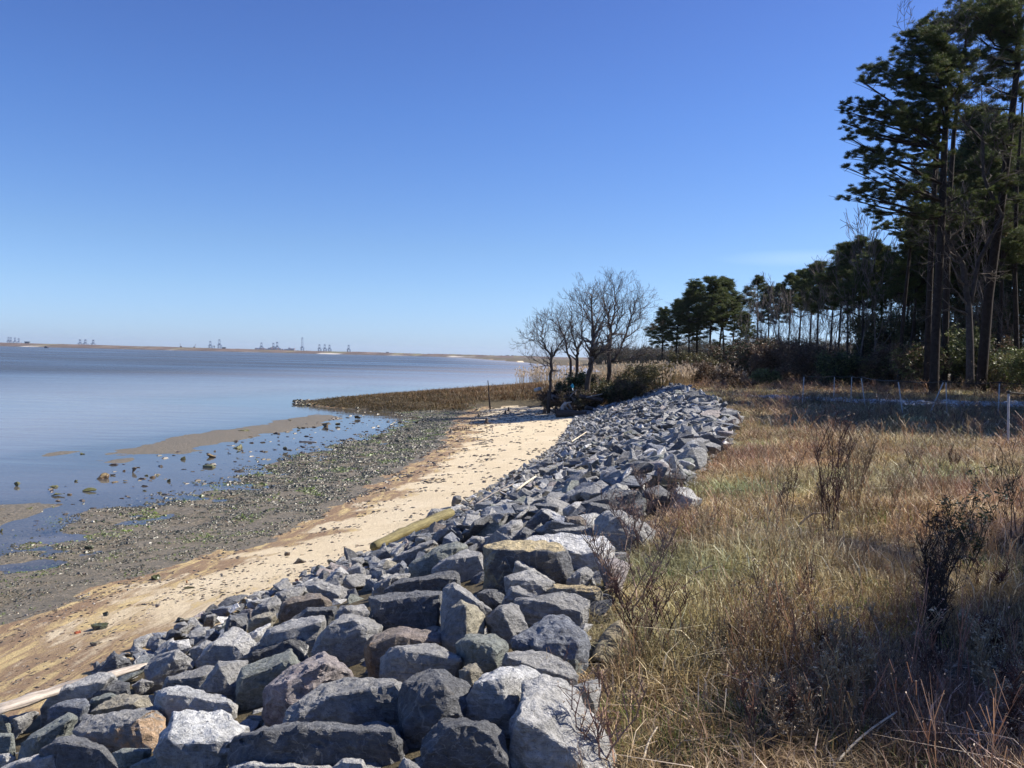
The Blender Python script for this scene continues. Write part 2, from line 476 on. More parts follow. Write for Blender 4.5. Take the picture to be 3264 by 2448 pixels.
# ================================================================ ROCKS
def rock_material():
    m, nt, b = mat("granite")
    g = N(nt, "ShaderNodeNewGeometry"); P = g.outputs["Position"]
    tc = N(nt, "ShaderNodeTexCoord")
    at = N(nt, "ShaderNodeAttribute", attribute_name="Col")
    n1 = noise_n(nt, 3.2, 6, .62, P, .3)        # broad mottling
    n2 = noise_n(nt, 28, 6, .72, P)             # surface grain
    n3 = noise_n(nt, 150, 2, .6, P)             # crystals
    mp = N(nt, "ShaderNodeMapping"); mp.inputs["Scale"].default_value = (1, 1, 4.5); mp.inputs["Rotation"].default_value = (rad(25), rad(-18), 0)
    nt.links.new(P, mp.inputs[0])
    n4 = noise_n(nt, 5.5, 5, .7, mp.outputs[0], .8)   # foliation
    a = maprange(nt, n1.outputs[0], .3, .7, .80, 1.18)
    c2 = maprange(nt, n2.outputs[0], .32, .68, .6, 1.35)
    c4 = maprange(nt, n4.outputs[0], .35, .68, .82, 1.14)
    v = math_n(nt, 'MULTIPLY', math_n(nt, 'MULTIPLY', a, c2), c4)
    vc = N(nt, "ShaderNodeVectorMath", operation='SCALE')
    nt.links.new(at.outputs["Color"], vc.inputs[0]); nt.links.new(v, vc.inputs[3])
    spark = maprange(nt, n3.outputs[0], .66, .74, 0, .45)
    c = mixc(nt, spark, vc.outputs[0], (.62, .62, .60))
    dark = maprange(nt, n3.outputs[0], .38, .30, 0, .5)
    c = mixc(nt, dark, c, (.05, .05, .055))
    rn = noise_n(nt, 2.1, 5, .7, P, 1.2)
    vn = noise_n(nt, 2.6, 3, .5, P, 2.2); vv = math_n(nt, 'ABSOLUTE', math_n(nt, 'SUBTRACT', vn.outputs[0], .5))
    c = mixc(nt, maprange(nt, vv, .0, .012, .30, 0), c, (.60, .59, .57))
    crk = noise_n(nt, 5.2, 4, .6, mp.outputs[0], 1.6); cv = math_n(nt, 'ABSOLUTE', math_n(nt, 'SUBTRACT', crk.outputs[0], .47))
    c = mixc(nt, maprange(nt, cv, .0, .010, .65, 0), c, (.05, .045, .04))
    lich = maprange(nt, rn.outputs[0], .62, .74, 0, .34)
    c = mixc(nt, lich, c, (.30, .235, .15))
    nt.links.new(c, b.inputs["Base Color"])
    b.inputs["Roughness"].default_value = .72
    b.inputs["Specular IOR Level"].default_value = .45
    h = math_n(nt, 'ADD', math_n(nt, 'MULTIPLY', n2.outputs[0], 1.0), math_n(nt, 'MULTIPLY', n4.outputs[0], .8))
    bump(nt, b, h, 1.0, .05)
    return m
ROCKM = rock_material()

def np_convex(points, bev=0.0):
    bm = bmesh.new()
    for p in points: bm.verts.new(p)
    r = bmesh.ops.convex_hull(bm, input=bm.verts[:])
    bmesh.ops.delete(bm, geom=list({v for v in r["geom_interior"] + r["geom_unused"] if isinstance(v, bmesh.types.BMVert) and v.is_valid}), context='VERTS')
    bmesh.ops.dissolve_limit(bm, angle_limit=rad(7), verts=bm.verts[:], edges=bm.edges[:])
    if bev > 0:
        sharp = [e for e in bm.edges if len(e.link_faces) == 2 and e.calc_face_angle(0) > rad(18)]
        try: bmesh.ops.bevel(bm, geom=sharp, offset=bev, segments=1, affect='EDGES', profile=.6)
        except Exception: pass
    bmesh.ops.triangulate(bm, faces=bm.faces[:])
    return bm

def rock_mesh(name, pts, size, seed, col, patch=None, detail=10, rough=.035, chops=5):
    """angular quarry stone: hull of its corner points, edges knocked off, faces broken up by noise"""
    rr = random.Random(seed * 31 + 7)
    bm = np_convex(pts, 0)
    ctr = sum((v.co for v in bm.verts), Vector()) / len(bm.verts)
    for _c in range(chops):                       # fractured corners
        dd = Vector((rr.uniform(-1, 1), rr.uniform(-1, 1), rr.uniform(-.5, 1))).normalized()
        far = max((v.co - ctr).dot(dd) for v in bm.verts)
        bmesh.ops.bisect_plane(bm, geom=bm.verts[:] + bm.edges[:] + bm.faces[:], dist=1e-5, plane_co=ctr + dd * far * rr.uniform(.82, .95), plane_no=dd, clear_outer=True)
    hull = [v.co.copy() for v in bm.verts]; bm.free()
    bm = np_convex(hull, size * .012)
    L = size / detail
    for _ in range(5):
        es = [e for e in bm.edges if e.calc_length() > L * 1.5]
        if not es or len(bm.verts) > 4200: break
        bmesh.ops.subdivide_edges(bm, edges=es, cuts=1)
        bmesh.ops.triangulate(bm, faces=[f for f in bm.faces if len(f.verts) > 3])
    bm.normal_update()
    off = Vector((seed * 7.31 % 97, seed * 3.17 % 89, seed * 1.93 % 83))
    k1, k2 = 2.2 / size, 7.0 / size
    new = []
    for v in bm.verts:
        p = v.co + off
        d = noise.noise(p * k1) * 1.0 + noise.noise(p * k2) * .42 + abs(noise.noise(p * k2 * .5 + off)) * -.55 + noise.noise(p * k2 * 2.7) * .2
        vd = noise.voronoi(p * k1 * 1.7)[0]
        d += (vd[1] - vd[0]) * -1.0 + .45
        vd = noise.voronoi(p * k1 * 4.6)[0]
        d += (vd[1] - vd[0]) * -.55 + .25
        q = noise.noise_vector(p * k2 * .8) * size * rough * .4
        new.append(v.co + v.normal * (d * size * rough) + q)
    for v, c in zip(bm.verts, new): v.co = c
    bm.normal_update()
    me = bpy.data.meshes.new(name)
    bm.to_mesh(me); bm.free()
    nv = len(me.vertices)
    cc = np.ones((nv, 4), np.float32); cc[:, :3] = col
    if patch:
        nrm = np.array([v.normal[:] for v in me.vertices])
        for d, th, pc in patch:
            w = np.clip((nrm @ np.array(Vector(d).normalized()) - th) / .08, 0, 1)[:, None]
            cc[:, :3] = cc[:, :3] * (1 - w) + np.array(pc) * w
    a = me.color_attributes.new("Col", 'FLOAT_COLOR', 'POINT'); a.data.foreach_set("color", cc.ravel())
    me.polygons.foreach_set("use_smooth", np.ones(len(me.polygons), bool))
    me.set_sharp_from_angle(angle=rad(15))
    me.materials.append(ROCKM)
    return me

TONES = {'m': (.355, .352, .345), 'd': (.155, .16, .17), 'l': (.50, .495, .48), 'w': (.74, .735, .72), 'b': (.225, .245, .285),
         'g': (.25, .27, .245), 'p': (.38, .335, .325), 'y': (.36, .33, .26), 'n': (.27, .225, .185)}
NEARV = Vector((0, -1, 0))
CROPS = {'A': (900, 1900, 2.0109), 'C': (1200, 1400, 2.212), 'D': (0, 1700, 1.8433), 'E': (0, 2000, 2.212)}
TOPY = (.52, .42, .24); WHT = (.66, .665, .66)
UPV = (0, 0, 1)
# crop, tone, outline, ridge (corner points nearer the viewer), label, coloured faces
HERO = [
('A', 'l', [(1480,780),(1560,560),(1680,510),(1870,570),(2010,740),(2100,900),(2140,1000),(1960,1110),(1480,1110),(1455,1000)], [(1530,740),(1720,900),(1900,1060)], "large pale grey boulder at the near end of the crest beside the dry grass", None),
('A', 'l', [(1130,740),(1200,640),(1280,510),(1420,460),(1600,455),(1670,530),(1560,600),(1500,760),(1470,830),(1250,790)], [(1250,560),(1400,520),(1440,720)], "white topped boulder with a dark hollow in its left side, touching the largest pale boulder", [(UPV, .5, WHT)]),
('A', 'd', [(880,1110),(900,900),(1010,790),(1300,800),(1400,880),(1380,1000),(1460,1110)], [(1050,850),(1290,820),(1330,990)], "dark blocky boulder with a pale right corner at the bottom middle of the photo", None),
('A', 'd', [(-360,930),(-200,860),(100,815),(350,840),(600,805),(730,850),(790,980),(770,1080),(650,1120),(-200,1120),(-380,1000)], [(-180,890),(100,850),(400,880),(700,870)], "long dark wavy-topped boulder lying across the bottom of the photo", None),
('A', 'l', [(320,1100),(400,1040),(500,1040),(555,1110),(540,1160),(330,1160)], [(400,1060),(500,1060)], "small round-topped stone in front of the long dark boulder", None),
('A', 'l', [(-380,1110),(-220,1060),(0,1060),(350,1090),(440,1120),(400,1200),(-360,1200)], [(-200,1085),(200,1095)], "pale flat-topped boulder cut off by the bottom edge of the photo", None),
('A', 'm', [(740,1110),(780,1035),(865,1075),(890,1130),(840,1180),(745,1170)], [(800,1060)], "small grey stone wedged between the two dark boulders at the bottom", None),
('A', 'd', [(740,560),(950,450),(1060,490),(1220,580),(1150,790),(1050,810),(900,860),(780,860),(850,700)], [(1040,570),(1050,780),(900,640)], "dark craggy boulder with a grey right face, left of the white topped one", None),
('A', 'm', [(20,840),(60,720),(250,580),(450,525),(680,530),(760,610),(860,640),(865,720),(780,850),(560,830),(200,840)], [(330,640),(420,700),(720,580),(830,690)], "broad grey boulder with a stepped right end behind the long dark boulder", None),
('D', 'p', [(1555,905),(1660,820),(1905,702),(2075,830),(1980,900),(1880,950),(1740,1000),(1680,1090),(1560,1020)], [(1640,900),(1900,760)], "pinkish grey boulder with a tall pointed top", [((-.6, -.7, .1), .55, (.36, .29, .28))]),
('A', 'm', [(190,370),(230,250),(400,115),(560,150),(635,195),(600,250),(530,350),(400,400),(200,400)], [(290,190),(450,150),(590,220)], "bluish shaded dome-shaped boulder with a thin bright rim", None),
('A', 'n', [(520,310),(600,250),(750,205),(1000,230),(1045,280),(1030,310),(880,330),(700,340),(640,450),(590,460)], [(740,250),(560,320)], "grey and rusty brown boulder with an orange-stained left corner", [((-1, -.2, 0), .6, (.34, .22, .12)), ((.7, -.2, .6), .5, (.31, .26, .235))]),
('A', 'm', [(630,400),(700,330),(900,300),(960,290),(1140,380),(1180,400),(1080,480),(860,520),(700,550),(630,500)], [(760,345),(870,430),(1130,410)], "mid grey boulder with a sunlit sloping top in the middle of the near rocks", None),
('A', 'y', [(1025,240),(1080,80),(1140,30),(1250,70),(1300,150),(1280,250),(1120,330),(1040,290)], [(1175,60),(1185,150),(1175,260)], "upright stone with a cream right face and a grey left face", [((-.7, -.7, 0), .5, (.22, .23, .24)), ((.8, 0, .5), .4, (.46, .42, .31))]),
('A', 'g', [(1110,310),(1180,250),(1380,240),(1450,310),(1440,350),(1370,450),(1280,480),(1180,400)], [(1200,290),(1360,330)], "rounded grey-green boulder with dead leaves on its top", None),
('A', 'm', [(1300,160),(1390,60),(1470,40),(1520,60),(1520,180),(1570,200),(1490,260),(1450,265),(1350,200)], [(1400,80),(1470,225)], "narrow upright stone with a pale grey top just right of the cream faced stone", None),
('A', 'b', [(1460,300),(1500,230),(1640,140),(1800,120),(1880,160),(1970,250),(1970,330),(1900,460),(1650,350),(1480,340)], [(1890,250),(1880,420),(1640,320)], "blue-grey striped boulder with a dark right end, at the edge of the grass", None),
('A', 'm', [(1410,430),(1430,350),(1700,355),(1860,450),(1890,540),(1800,560),(1680,530),(1500,450)], [(1450,400),(1830,520)], "fan-shaped rough grey boulder below the blue-grey striped one", None),
('A', 'y', [(1130,480),(1200,430),(1240,420),(1290,500),(1220,570),(1150,550)], [(1200,480)], "small greenish yellow stone beside the white topped boulder", None),
('A', 'm', [(1860,570),(2030,530),(2045,600),(2000,700),(1950,680),(1880,640)], [(1950,590)], "small pale stone below the dark hollow in the bank", None),
('C', 'd', [(-60,1110),(120,1120),(330,1080),(465,1075),(470,1150),(440,1290),(420,1340),(150,1330),(-40,1280)], [(440,1095),(100,1140),(-20,1150)], "big dark squared boulder with a straight top edge and a thin lit right side", None),
('C', 'm', [(455,1200),(470,1060),(545,1010),(600,1050),(820,1215),(780,1240),(640,1200),(540,1250),(480,1290)], [(550,1050),(690,1140)], "dark wedge with a long sloping lit edge right of the big dark squared boulder", None),
('C', 'm', [(900,970),(1070,925),(1160,960),(1250,1015),(1200,1080),(1110,1110),(930,1060)], [(940,990),(1130,1000)], "angular grey boulder directly in front of the yellow topped block", None),
('C', 'l', [(965,945),(970,860),(1000,848),(1090,890),(1255,1010),(1190,1005),(1080,925)], [(985,880),(1100,925)], "thin pale slab leaning across the front of the yellow topped block", None),
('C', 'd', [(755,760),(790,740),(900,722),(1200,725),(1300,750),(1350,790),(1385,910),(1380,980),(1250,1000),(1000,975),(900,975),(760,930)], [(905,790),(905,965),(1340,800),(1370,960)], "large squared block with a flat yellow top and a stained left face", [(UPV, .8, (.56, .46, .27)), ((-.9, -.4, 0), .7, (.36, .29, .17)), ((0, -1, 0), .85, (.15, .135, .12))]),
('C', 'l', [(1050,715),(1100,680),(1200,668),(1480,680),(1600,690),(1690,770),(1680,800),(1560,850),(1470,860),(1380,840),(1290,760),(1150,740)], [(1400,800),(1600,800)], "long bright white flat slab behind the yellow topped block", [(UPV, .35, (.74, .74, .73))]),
('C', 'p', [(1560,870),(1590,845),(1680,840),(1790,890),(1750,960),(1690,1040),(1620,980)], [(1640,900)], "pink tinged stone half hidden by dry weeds", None),
('C', 'm', [(1340,1000),(1400,930),(1480,895),(1530,940),(1520,970),(1430,1030)], [(1440,940)], "small pointed stone at the lower right corner of the yellow topped block", None),
('C', 'y', [(1200,1060),(1250,1020),(1560,1040),(1600,1090),(1500,1120),(1380,1110),(1210,1120)], [(1260,1050),(1540,1080)], "low stone with a thin yellow weathered top near the weeds", [(UPV, .6, (.52, .42, .25))]),
('C', 'm', [(980,1130),(1230,1110),(1330,1075),(1500,1110),(1510,1150),(1460,1260),(1400,1270),(1280,1250),(1180,1260),(1050,1210),(990,1170)], [(1190,1150),(1290,1200),(1440,1220)], "wide grey boulder with a creased front, next above the blue-grey striped one", None),
('C', 'm', [(870,1170),(950,1040),(1000,1040),(1140,1110),(1100,1140),(960,1170)], [(960,1070),(1100,1120)], "small humped grey stone below the angular boulder in front of the yellow topped block", None),
('C', 'd', [(710,1095),(760,1060),(850,1060),(900,1100),(870,1160),(790,1160)], [(800,1080)], "small dark rounded stone right of the long sloping wedge", None),
('C', 'm', [(390,930),(440,850),(640,780),(760,790),(760,940),(640,930),(560,960),(400,950)], [(500,850),(740,820)], "smooth grey slab leaning against the left face of the yellow topped block", None),
('C', 'd', [(50,1060),(180,990),(430,940),(540,932),(590,960),(600,1010),(590,1050),(470,1070),(300,1070),(100,1090)], [(190,1010),(560,960)], "long low dark boulder above the big dark squared one", None),
('C', 'm', [(-20,1020),(130,950),(260,945),(200,990),(40,1060),(-20,1070)], [(100,980)], "flat grey stone on the seaward side of the long low dark boulder", None),
('C', 'g', [(240,890),(330,810),(480,740),(560,725),(640,760),(560,810),(430,870),(380,930),(300,960)], [(350,840),(560,770)], "tilted grey-green slab rising to the right above the smooth grey slab", None),
('C', 'b', [(80,930),(190,850),(215,880),(200,920),(160,945)], [(170,880)], "small dark blue-grey stone on the seaward slope left of the tilted grey-green slab", None),
('C', 'm', [(0,800),(60,760),(180,770),(100,820),(0,830)], [(70,785)], "flat grey stone beside the lower end of the mossy log", None),
('C', 'm', [(110,840),(260,760),(400,710),(430,740),(300,790),(200,860)], [(260,785),(400,730)], "long grey stone slanting up beside the mossy log", None),
('C', 'y', [(280,860),(330,780),(430,755),(380,810),(320,845)], [(350,790)], "small cream slab leaning beside the tilted grey-green slab", None),
('C', 'l', [(475,710),(540,650),(640,635),(670,670),(600,720),(480,740)], [(540,670)], "round pale grey stone right of the mossy log", None),
('C', 'm', [(615,745),(680,680),(760,690),(830,720),(700,755)], [(690,700)], "low wide grey stone next to the round pale grey one", None),
('C', 'm', [(850,720),(850,630),(960,575),(1020,570),(1040,610),(1000,650),(940,730)], [(950,610),(900,700)], "egg-shaped grey boulder behind the yellow topped block, on its seaward side", None),
('C', 'd', [(940,720),(1040,620),(1120,650),(1150,680),(1070,710),(1040,730)], [(1040,640)], "dark triangular stone just behind the yellow topped block", None),
('C', 'd', [(1050,610),(1160,490),(1230,495),(1320,560),(1320,600),(1230,645),(1080,640)], [(1170,510),(1290,590)], "dark blue shaded boulder with a white upper right edge, behind the white flat slab", [((.8, .1, .6), .45, (.5, .5, .5))]),
('C', 'y', [(1095,650),(1160,590),(1195,650),(1120,670)], [(1150,620)], "tiny pale triangular stone between the yellow topped block and the dark blue shaded boulder", None),
('C', 'm', [(1240,640),(1450,615),(1530,620),(1520,670),(1450,675),(1330,675)], [(1260,645),(1500,640)], "thin flat grey slab just behind the long white slab", None),
('C', 'l', [(1310,500),(1400,440),(1440,435),(1490,500),(1470,540),(1350,545)], [(1380,470)], "smooth pale boulder in front of the large tilted boulders", [(UPV, .5, (.5, .5, .5))]),
('C', 'n', [(1320,590),(1330,550),(1440,540),(1480,570),(1450,610),(1370,620)], [(1350,565),(1440,570)], "small brownish dark stone below the smooth pale boulder", None),
('C', 'm', [(1530,560),(1600,520),(1720,505),(1850,560),(1970,650),(1900,720),(1700,745),(1690,690),(1530,660)], [(1700,540),(1690,680)], "very large boulder partly veiled by bare weeds, upper right of the white slab", None),
('C', 'd', [(1480,530),(1490,440),(1520,430),(1620,455),(1690,490),(1640,520),(1520,550)], [(1510,460),(1650,500)], "dark green-grey block with a flat top in front of the tallest pointed rock", None),
('C', 'm', [(1560,440),(1650,330),(1690,305),(1780,330),(1830,440),(1740,470),(1600,470)], [(1700,325),(1730,410),(1640,400)], "tall pointed rock with a pale right face and dark left face", [((.8, 0, .5), .35, (.42, .42, .4))]),
('C', 'm', [(1170,480),(1190,430),(1320,360),(1490,320),(1500,410),(1420,450),(1300,490)], [(1330,390),(1470,370)], "long mid grey boulder sloping up towards the pale stump-like stone", None),
('C', 'l', [(1480,330),(1500,285),(1550,290),(1590,385),(1510,425),(1490,410)], [(1510,310)], "pale stump-like stone at the right end of the long sloping boulder", None),
('C', 'g', [(1160,400),(1200,330),(1280,275),(1320,330),(1240,370),(1180,410)], [(1220,340)], "pointed grey-green stone near the flat brown stained stone", None),
('C', 'm', [(1620,310),(1720,210),(1820,210),(1980,280),(1830,300),(1750,320)], [(1720,240),(1900,285)], "broad grey boulder high on the crest behind the tallest pointed rock", None),
('C', 'm', [(1290,290),(1400,240),(1520,200),(1590,270),(1450,300)], [(1400,265),(1530,240)], "wide grey boulder with a crumbly sloping top in the middle of the slope", None),
('C', 'd', [(1915,190),(1930,150),(2060,155),(2085,185),(1990,225),(1930,215)], [(1930,180),(2060,185)], "flat stone with a brilliant white top on the crest", [(UPV, .5, (.78, .78, .77))]),
('C', 'm', [(1900,100),(1990,40),(2050,100),(1990,140),(1930,140)], [(1985,70)], "peaked grey stone beyond the brilliant white topped one", None),
('C', 'y', [(2020,140),(2060,110),(2110,120),(2130,150),(2060,165)], [(2050,135)], "small stone with an orange-tan right face on the crest", [((.6, -.2, .6), .3, (.56, .40, .24))]),
('C', 'm', [(900,560),(1060,470),(1140,490),(1150,530),(1050,600),(950,600)], [(920,565),(1100,520)], "smooth grey slab left of the dark blue shaded boulder", None),
('C', 'l', [(2070,440),(2110,350),(2160,335),(2212,360),(2300,430),(2212,490),(2090,480)], [(2120,380),(2220,420)], "pale rough boulder at the edge of the grass, apart from the others", None),
('C', 'd', [(1840,450),(1900,350),(2000,330),(2080,380),(2060,460),(1900,490)], [(1900,380),(2050,400)], "dark boulder on the land side of the tall pointed rock", None),
('C', 'y', [(1080,420),(1110,330),(1160,325),(1155,400),(1100,430)], [(1110,350)], "flat brown stained stone on the slope below the thin white stick", [(UPV, .3, (.36, .29, .18))]),
('C', 'd', [(530,440),(545,400),(590,395),(600,430),(560,450)], [(560,410)], "small dark block alone on the sand at the foot of the rocks", None),
('C', 'm', [(350,550),(390,490),(470,490),(470,520),(400,560)], [(400,505)], "triangular dark stone on the sand touching the mossy log", None),
('C', 'd', [(1060,300),(1040,240),(1080,215)], [], "", None),
('D', 'd', [(570,820),(670,690),(770,770),(680,800),(600,830)], [(675,720),(690,790)], "dark pyramid-shaped stone on the edge of the sand by the bleached plank", None),
('D', 'm', [(850,800),(900,730),(1050,680),(1140,740),(1130,790),(960,840),(880,870)], [(1050,700),(960,810)], "grey stone with a black shaded hollow right of the pyramid-shaped one", None),
('D', 'l', [(1150,770),(1230,660),(1370,540),(1430,560),(1480,650),(1520,690),(1400,730),(1250,770)], [(1250,660),(1500,680)], "peaked pale grey boulder with a dark undercut front, near the sand", None),
('D', 'm', [(1530,630),(1570,560),(1720,500),(1900,490),(1920,520),(1850,600),(1830,720),(1700,640),(1560,660)], [(1600,590),(1890,520)], "long grey slab rising to a blunt corner behind the thin bright edged slab", None),
('D', 'd', [(1360,750),(1500,690),(1780,570),(1810,590),(1820,750),(1770,760),(1500,760)], [(1520,710),(1790,600),(1790,740)], "dark slab with a thin white right edge leaning on the block below", [((1, 0, .1), .6, (.62, .62, .6))]),
('D', 'g', [(1395,950),(1400,850),(1420,790),(1720,670),(1770,760),(1740,810),(1600,890),(1500,950)], [(1430,850),(1700,750),(1745,790)], "oblong grey-green block with a black shaded front, tilted up to the right", None),
('D', 'm', [(1170,930),(1280,750),(1460,740),(1400,860),(1390,930),(1200,940)], [(1290,790),(1360,900)], "grey block with a dark curved left face beside the oblong grey-green block", None),
('D', 'm', [(960,910),(980,850),(1240,770),(1280,790),(1190,930),(1000,910)], [(1000,860),(1200,840)], "flat tilted grey slab left of the block with the curved face", None),
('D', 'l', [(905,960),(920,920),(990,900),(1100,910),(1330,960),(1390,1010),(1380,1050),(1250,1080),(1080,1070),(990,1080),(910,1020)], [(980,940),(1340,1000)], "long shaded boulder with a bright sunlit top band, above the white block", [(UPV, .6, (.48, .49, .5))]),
('D', 'd', [(500,980),(560,900),(650,860),(760,880),(760,970),(600,990)], [(560,930),(740,900)], "dark pitted stone below the bleached driftwood plank", None),
('D', 'l', [(240,1030),(350,900),(560,820),(660,820),(690,850),(560,900),(500,970),(400,1000),(300,1040)], [(370,920),(640,840)], "pale sloping slab lying against the bleached driftwood plank", None),
('D', 'n', [(1640,450),(1660,400),(1720,370),(1880,350),(1950,410),(1930,440),(1780,450),(1650,480)], [(1680,410),(1890,380)], "rounded stone with brownish cracks near the top of the near slope", None),
('D', 'm', [(1600,385),(1620,350),(1720,320),(1790,310),(1750,370),(1680,400)], [(1650,360)], "small dark grey stone on the sand edge above the rounded cracked stone", None),
('D', 'y', [(1460,510),(1500,475),(1580,465),(1640,480),(1560,540),(1460,560)], [(1480,500),(1600,490)], "low tan-grey stone near the sand with a dark gap beneath it", None),
('D', 'd', [(1320,560),(1330,520),(1350,480),(1450,490),(1440,560),(1330,590)], [(1360,500)], "small dark squarish stone at the sand edge", None),
('D', 'l', [(1450,600),(1530,550),(1590,530),(1540,610),(1480,650)], [(1500,590)], "small white-faced stone between the peaked pale boulder and the long grey slab", [((.3, -.3, .8), .2, (.6, .6, .6))]),
('D', 'l', [(980,680),(1000,640),(1040,630),(1110,620),(1120,670),(1050,700)], [(1040,645),(1045,690)], "small stone half dark and half bright at the sand edge", [((.6, -.5, .3), .3, (.6, .6, .6))]),
('D', 'm', [(1110,690),(1220,620),(1260,640),(1160,740)], [(1200,660)], "small flat grey stone left of the peaked pale boulder", None),
('D', 'm', [(1480,670),(1550,620),(1570,660),(1510,700)], [(1530,650)], "small grey stone wedged right of the peaked pale boulder", None),
('D', 'd', [(1690,520),(1780,440),(1980,430),(1970,490),(1900,520),(1700,540)], [(1790,460),(1950,450)], "dark flat-topped stone behind the long grey slab", None),
('D', 'm', [(1970,480),(2010,420),(2140,420),(2170,470),(2090,500),(1980,500)], [(2030,440)], "lumpy grey stone right of the dark flat-topped one", None),
('D', 'm', [(1480,460),(1520,420),(1620,370),(1660,420),(1600,480)], [(1560,420)], "faceted grey stone on the sand edge above the low tan-grey one", None),
('D', 'm', [(1800,320),(1850,260),(1930,290),(2010,320),(1990,370),(1900,360)], [(1870,300)], "grey stone near the sand above the rounded cracked stone", None),
('D', 'd', [(1855,280),(1900,210),(1935,220),(1900,290)], [(1900,240)], "narrow dark upright stone at the sand edge", None),
('D', 'l', [(1910,290),(1950,230),(2000,195),(2050,240),(1960,300)], [(1990,225)], "white-grey pointed stone next to the narrow dark upright one", None),
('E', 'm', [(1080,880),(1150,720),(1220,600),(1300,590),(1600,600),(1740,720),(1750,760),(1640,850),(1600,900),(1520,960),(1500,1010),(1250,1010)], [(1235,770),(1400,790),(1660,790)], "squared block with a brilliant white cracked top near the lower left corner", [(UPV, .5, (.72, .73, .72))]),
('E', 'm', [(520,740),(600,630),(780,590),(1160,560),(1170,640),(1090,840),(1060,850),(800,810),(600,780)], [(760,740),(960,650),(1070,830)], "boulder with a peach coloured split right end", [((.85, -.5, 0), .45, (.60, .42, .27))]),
('E', 'd', [(265,880),(390,790),(520,760),(700,830),(750,870),(850,1000),(460,1000),(380,940)], [(420,810),(700,860)], "dark slate-coloured boulder with pale streaks at the bottom left", None),
('E', 'l', [(-30,1000),(50,960),(160,920),(370,880),(460,970),(470,1040),(0,1060)], [(160,950),(370,910)], "grey boulder with a white right edge at the bottom left corner", None),
('E', 'g', [(800,890),(860,860),(1080,850),(1060,900),(950,960),(880,990)], [(860,880),(1020,870)], "small oval stone left of the white topped block", None),
('E', 'g', [(880,1000),(1000,930),(1160,880),(1250,900),(1240,990),(1200,1040),(900,1040)], [(1000,960),(1200,920)], "rounded grey-green stone in front of the white topped block", None),
('E', 'g', [(130,900),(150,820),(250,740),(480,600),(560,640),(500,720),(370,790),(270,880),(160,920)], [(200,810),(500,650)], "long pale greenish stone slanting up at the lower left", None),
('E', 'g', [(-30,750),(90,740),(110,880),(60,910),(-30,900)], [(0,770),(80,770)], "grey-green stone cut by the left edge of the photo", None),
('E', 'g', [(-30,710),(-20,600),(30,610),(100,690),(60,740)], [(20,640)], "small greenish stone cut by the left edge above the grey-green one", None),
('E', 'l', [(-30,970),(-10,890),(60,890),(120,920),(50,970)], [(40,910)], "small pale stone in the bottom left corner", None),
('E', 'm', [(40,680),(60,630),(230,600),(290,580),(190,660),(100,710)], [(100,640)], "low dark-fronted grey stone at the end of the bleached plank", None),
('E', 'b', [(340,580),(400,540),(480,510),(600,500),(660,560),(560,650),(350,640)], [(420,550),(600,530)], "blue-grey cracked stone above the long pale greenish one", None),
('E', 'g', [(600,580),(640,500),(780,460),(850,490),(840,530),(760,550)], [(660,520),(800,480)], "grey-green rounded stone behind the peach-ended boulder", None),
('E', 'y', [(640,590),(840,470),(1080,480),(1090,540),(900,580)], [(700,580),(1050,520)], "flat tan-grey slab behind the peach-ended boulder", None),
('E', 'm', [(930,410),(1000,360),(1090,390),(980,440)], [(990,380)], "small rounded stone under the edge of the flat tilted slab", None),
('E', 'd', [(1080,540),(1090,450),(1160,430),(1170,600),(1100,580)], [(1110,470)], "small dark stone at the left end of the long shaded boulder", None),
]
HERO = [h for h in HERO if h[4]]
hero_foot = []        # (x, y, radius) of placed stones
GROCK = "quarry stones of the shore revetment"
def hero_rock(i, crop, tone, outl, ridge, label, patch):
    ox, oy, s = CROPS[crop]
    P = [(ox + x / s, oy + y / s) for x, y in outl]
    R = [(ox + x / s, oy + y / s) for x, y in ridge]
    xs = [p[0] for p in P]; ys = [p[1] for p in P]
    y0, y1 = min(ys), max(ys); cx = (min(xs) + max(xs)) / 2
    base = hit(min(max(cx, -200), 3500), y1 - (y1 - y0) * .12, .10)
    d0 = base.y
    k = d0 / FPX * PX                       # metres per photo pixel there
    Hm, Wm = (y1 - y0) * k, (max(xs) - min(xs)) * k
    size = math.sqrt(Hm * Wm)
    c = Vector((sum(xs) / len(xs), sum(ys) / len(ys)))
    pts = []
    for (x, y) in P:
        rel = (y1 - y) / (y1 - y0)
        d = d0 + rel ** 1.25 * 1.2 * Hm
        p = at_dist(x, y, d); pts.append(p)
        x2, y2 = c.x + (x - c.x) * .82, c.y + (y - c.y) * .82
        q = at_dist(x2, y2, d0 + 1.1 * Hm + .32 * Wm * (1 - .3 * rel)); q.z -= .10 * Hm + .12 * Wm; pts.append(q)
        if rel < .35:
            q = at_dist(x, y, d + .02); q.z -= .5 * size; pts.append(q)
    for (x, y) in R:
        rel = (y1 - y) / (y1 - y0)
        pts.append(at_dist(x, y, d0 - .10 * Hm + rel * .22 * Hm))
    ctr = sum(pts, Vector()) / len(pts)
    org = Vector((ctr.x, ctr.y, min(p.z for p in pts)))
    r = random.Random(i * 13 + 5)
    v = r.uniform(.88, 1.12)
    col = tuple(a * v for a in TONES[tone])
    det = 20 if size * FPX / d0 > 60 else 11
    me = rock_mesh("boulder", [p - org for p in pts], size, i + 1, col, patch, det, .052, 3)
    o = link("boulder", me); o.location = org
    tag(o, label, "rock", GROCK)
    hero_foot.append((ctr.x, ctr.y, .5 * max(Wm, Hm), d0))
    return o
for i, h in enumerate(HERO): hero_rock(i, *h)

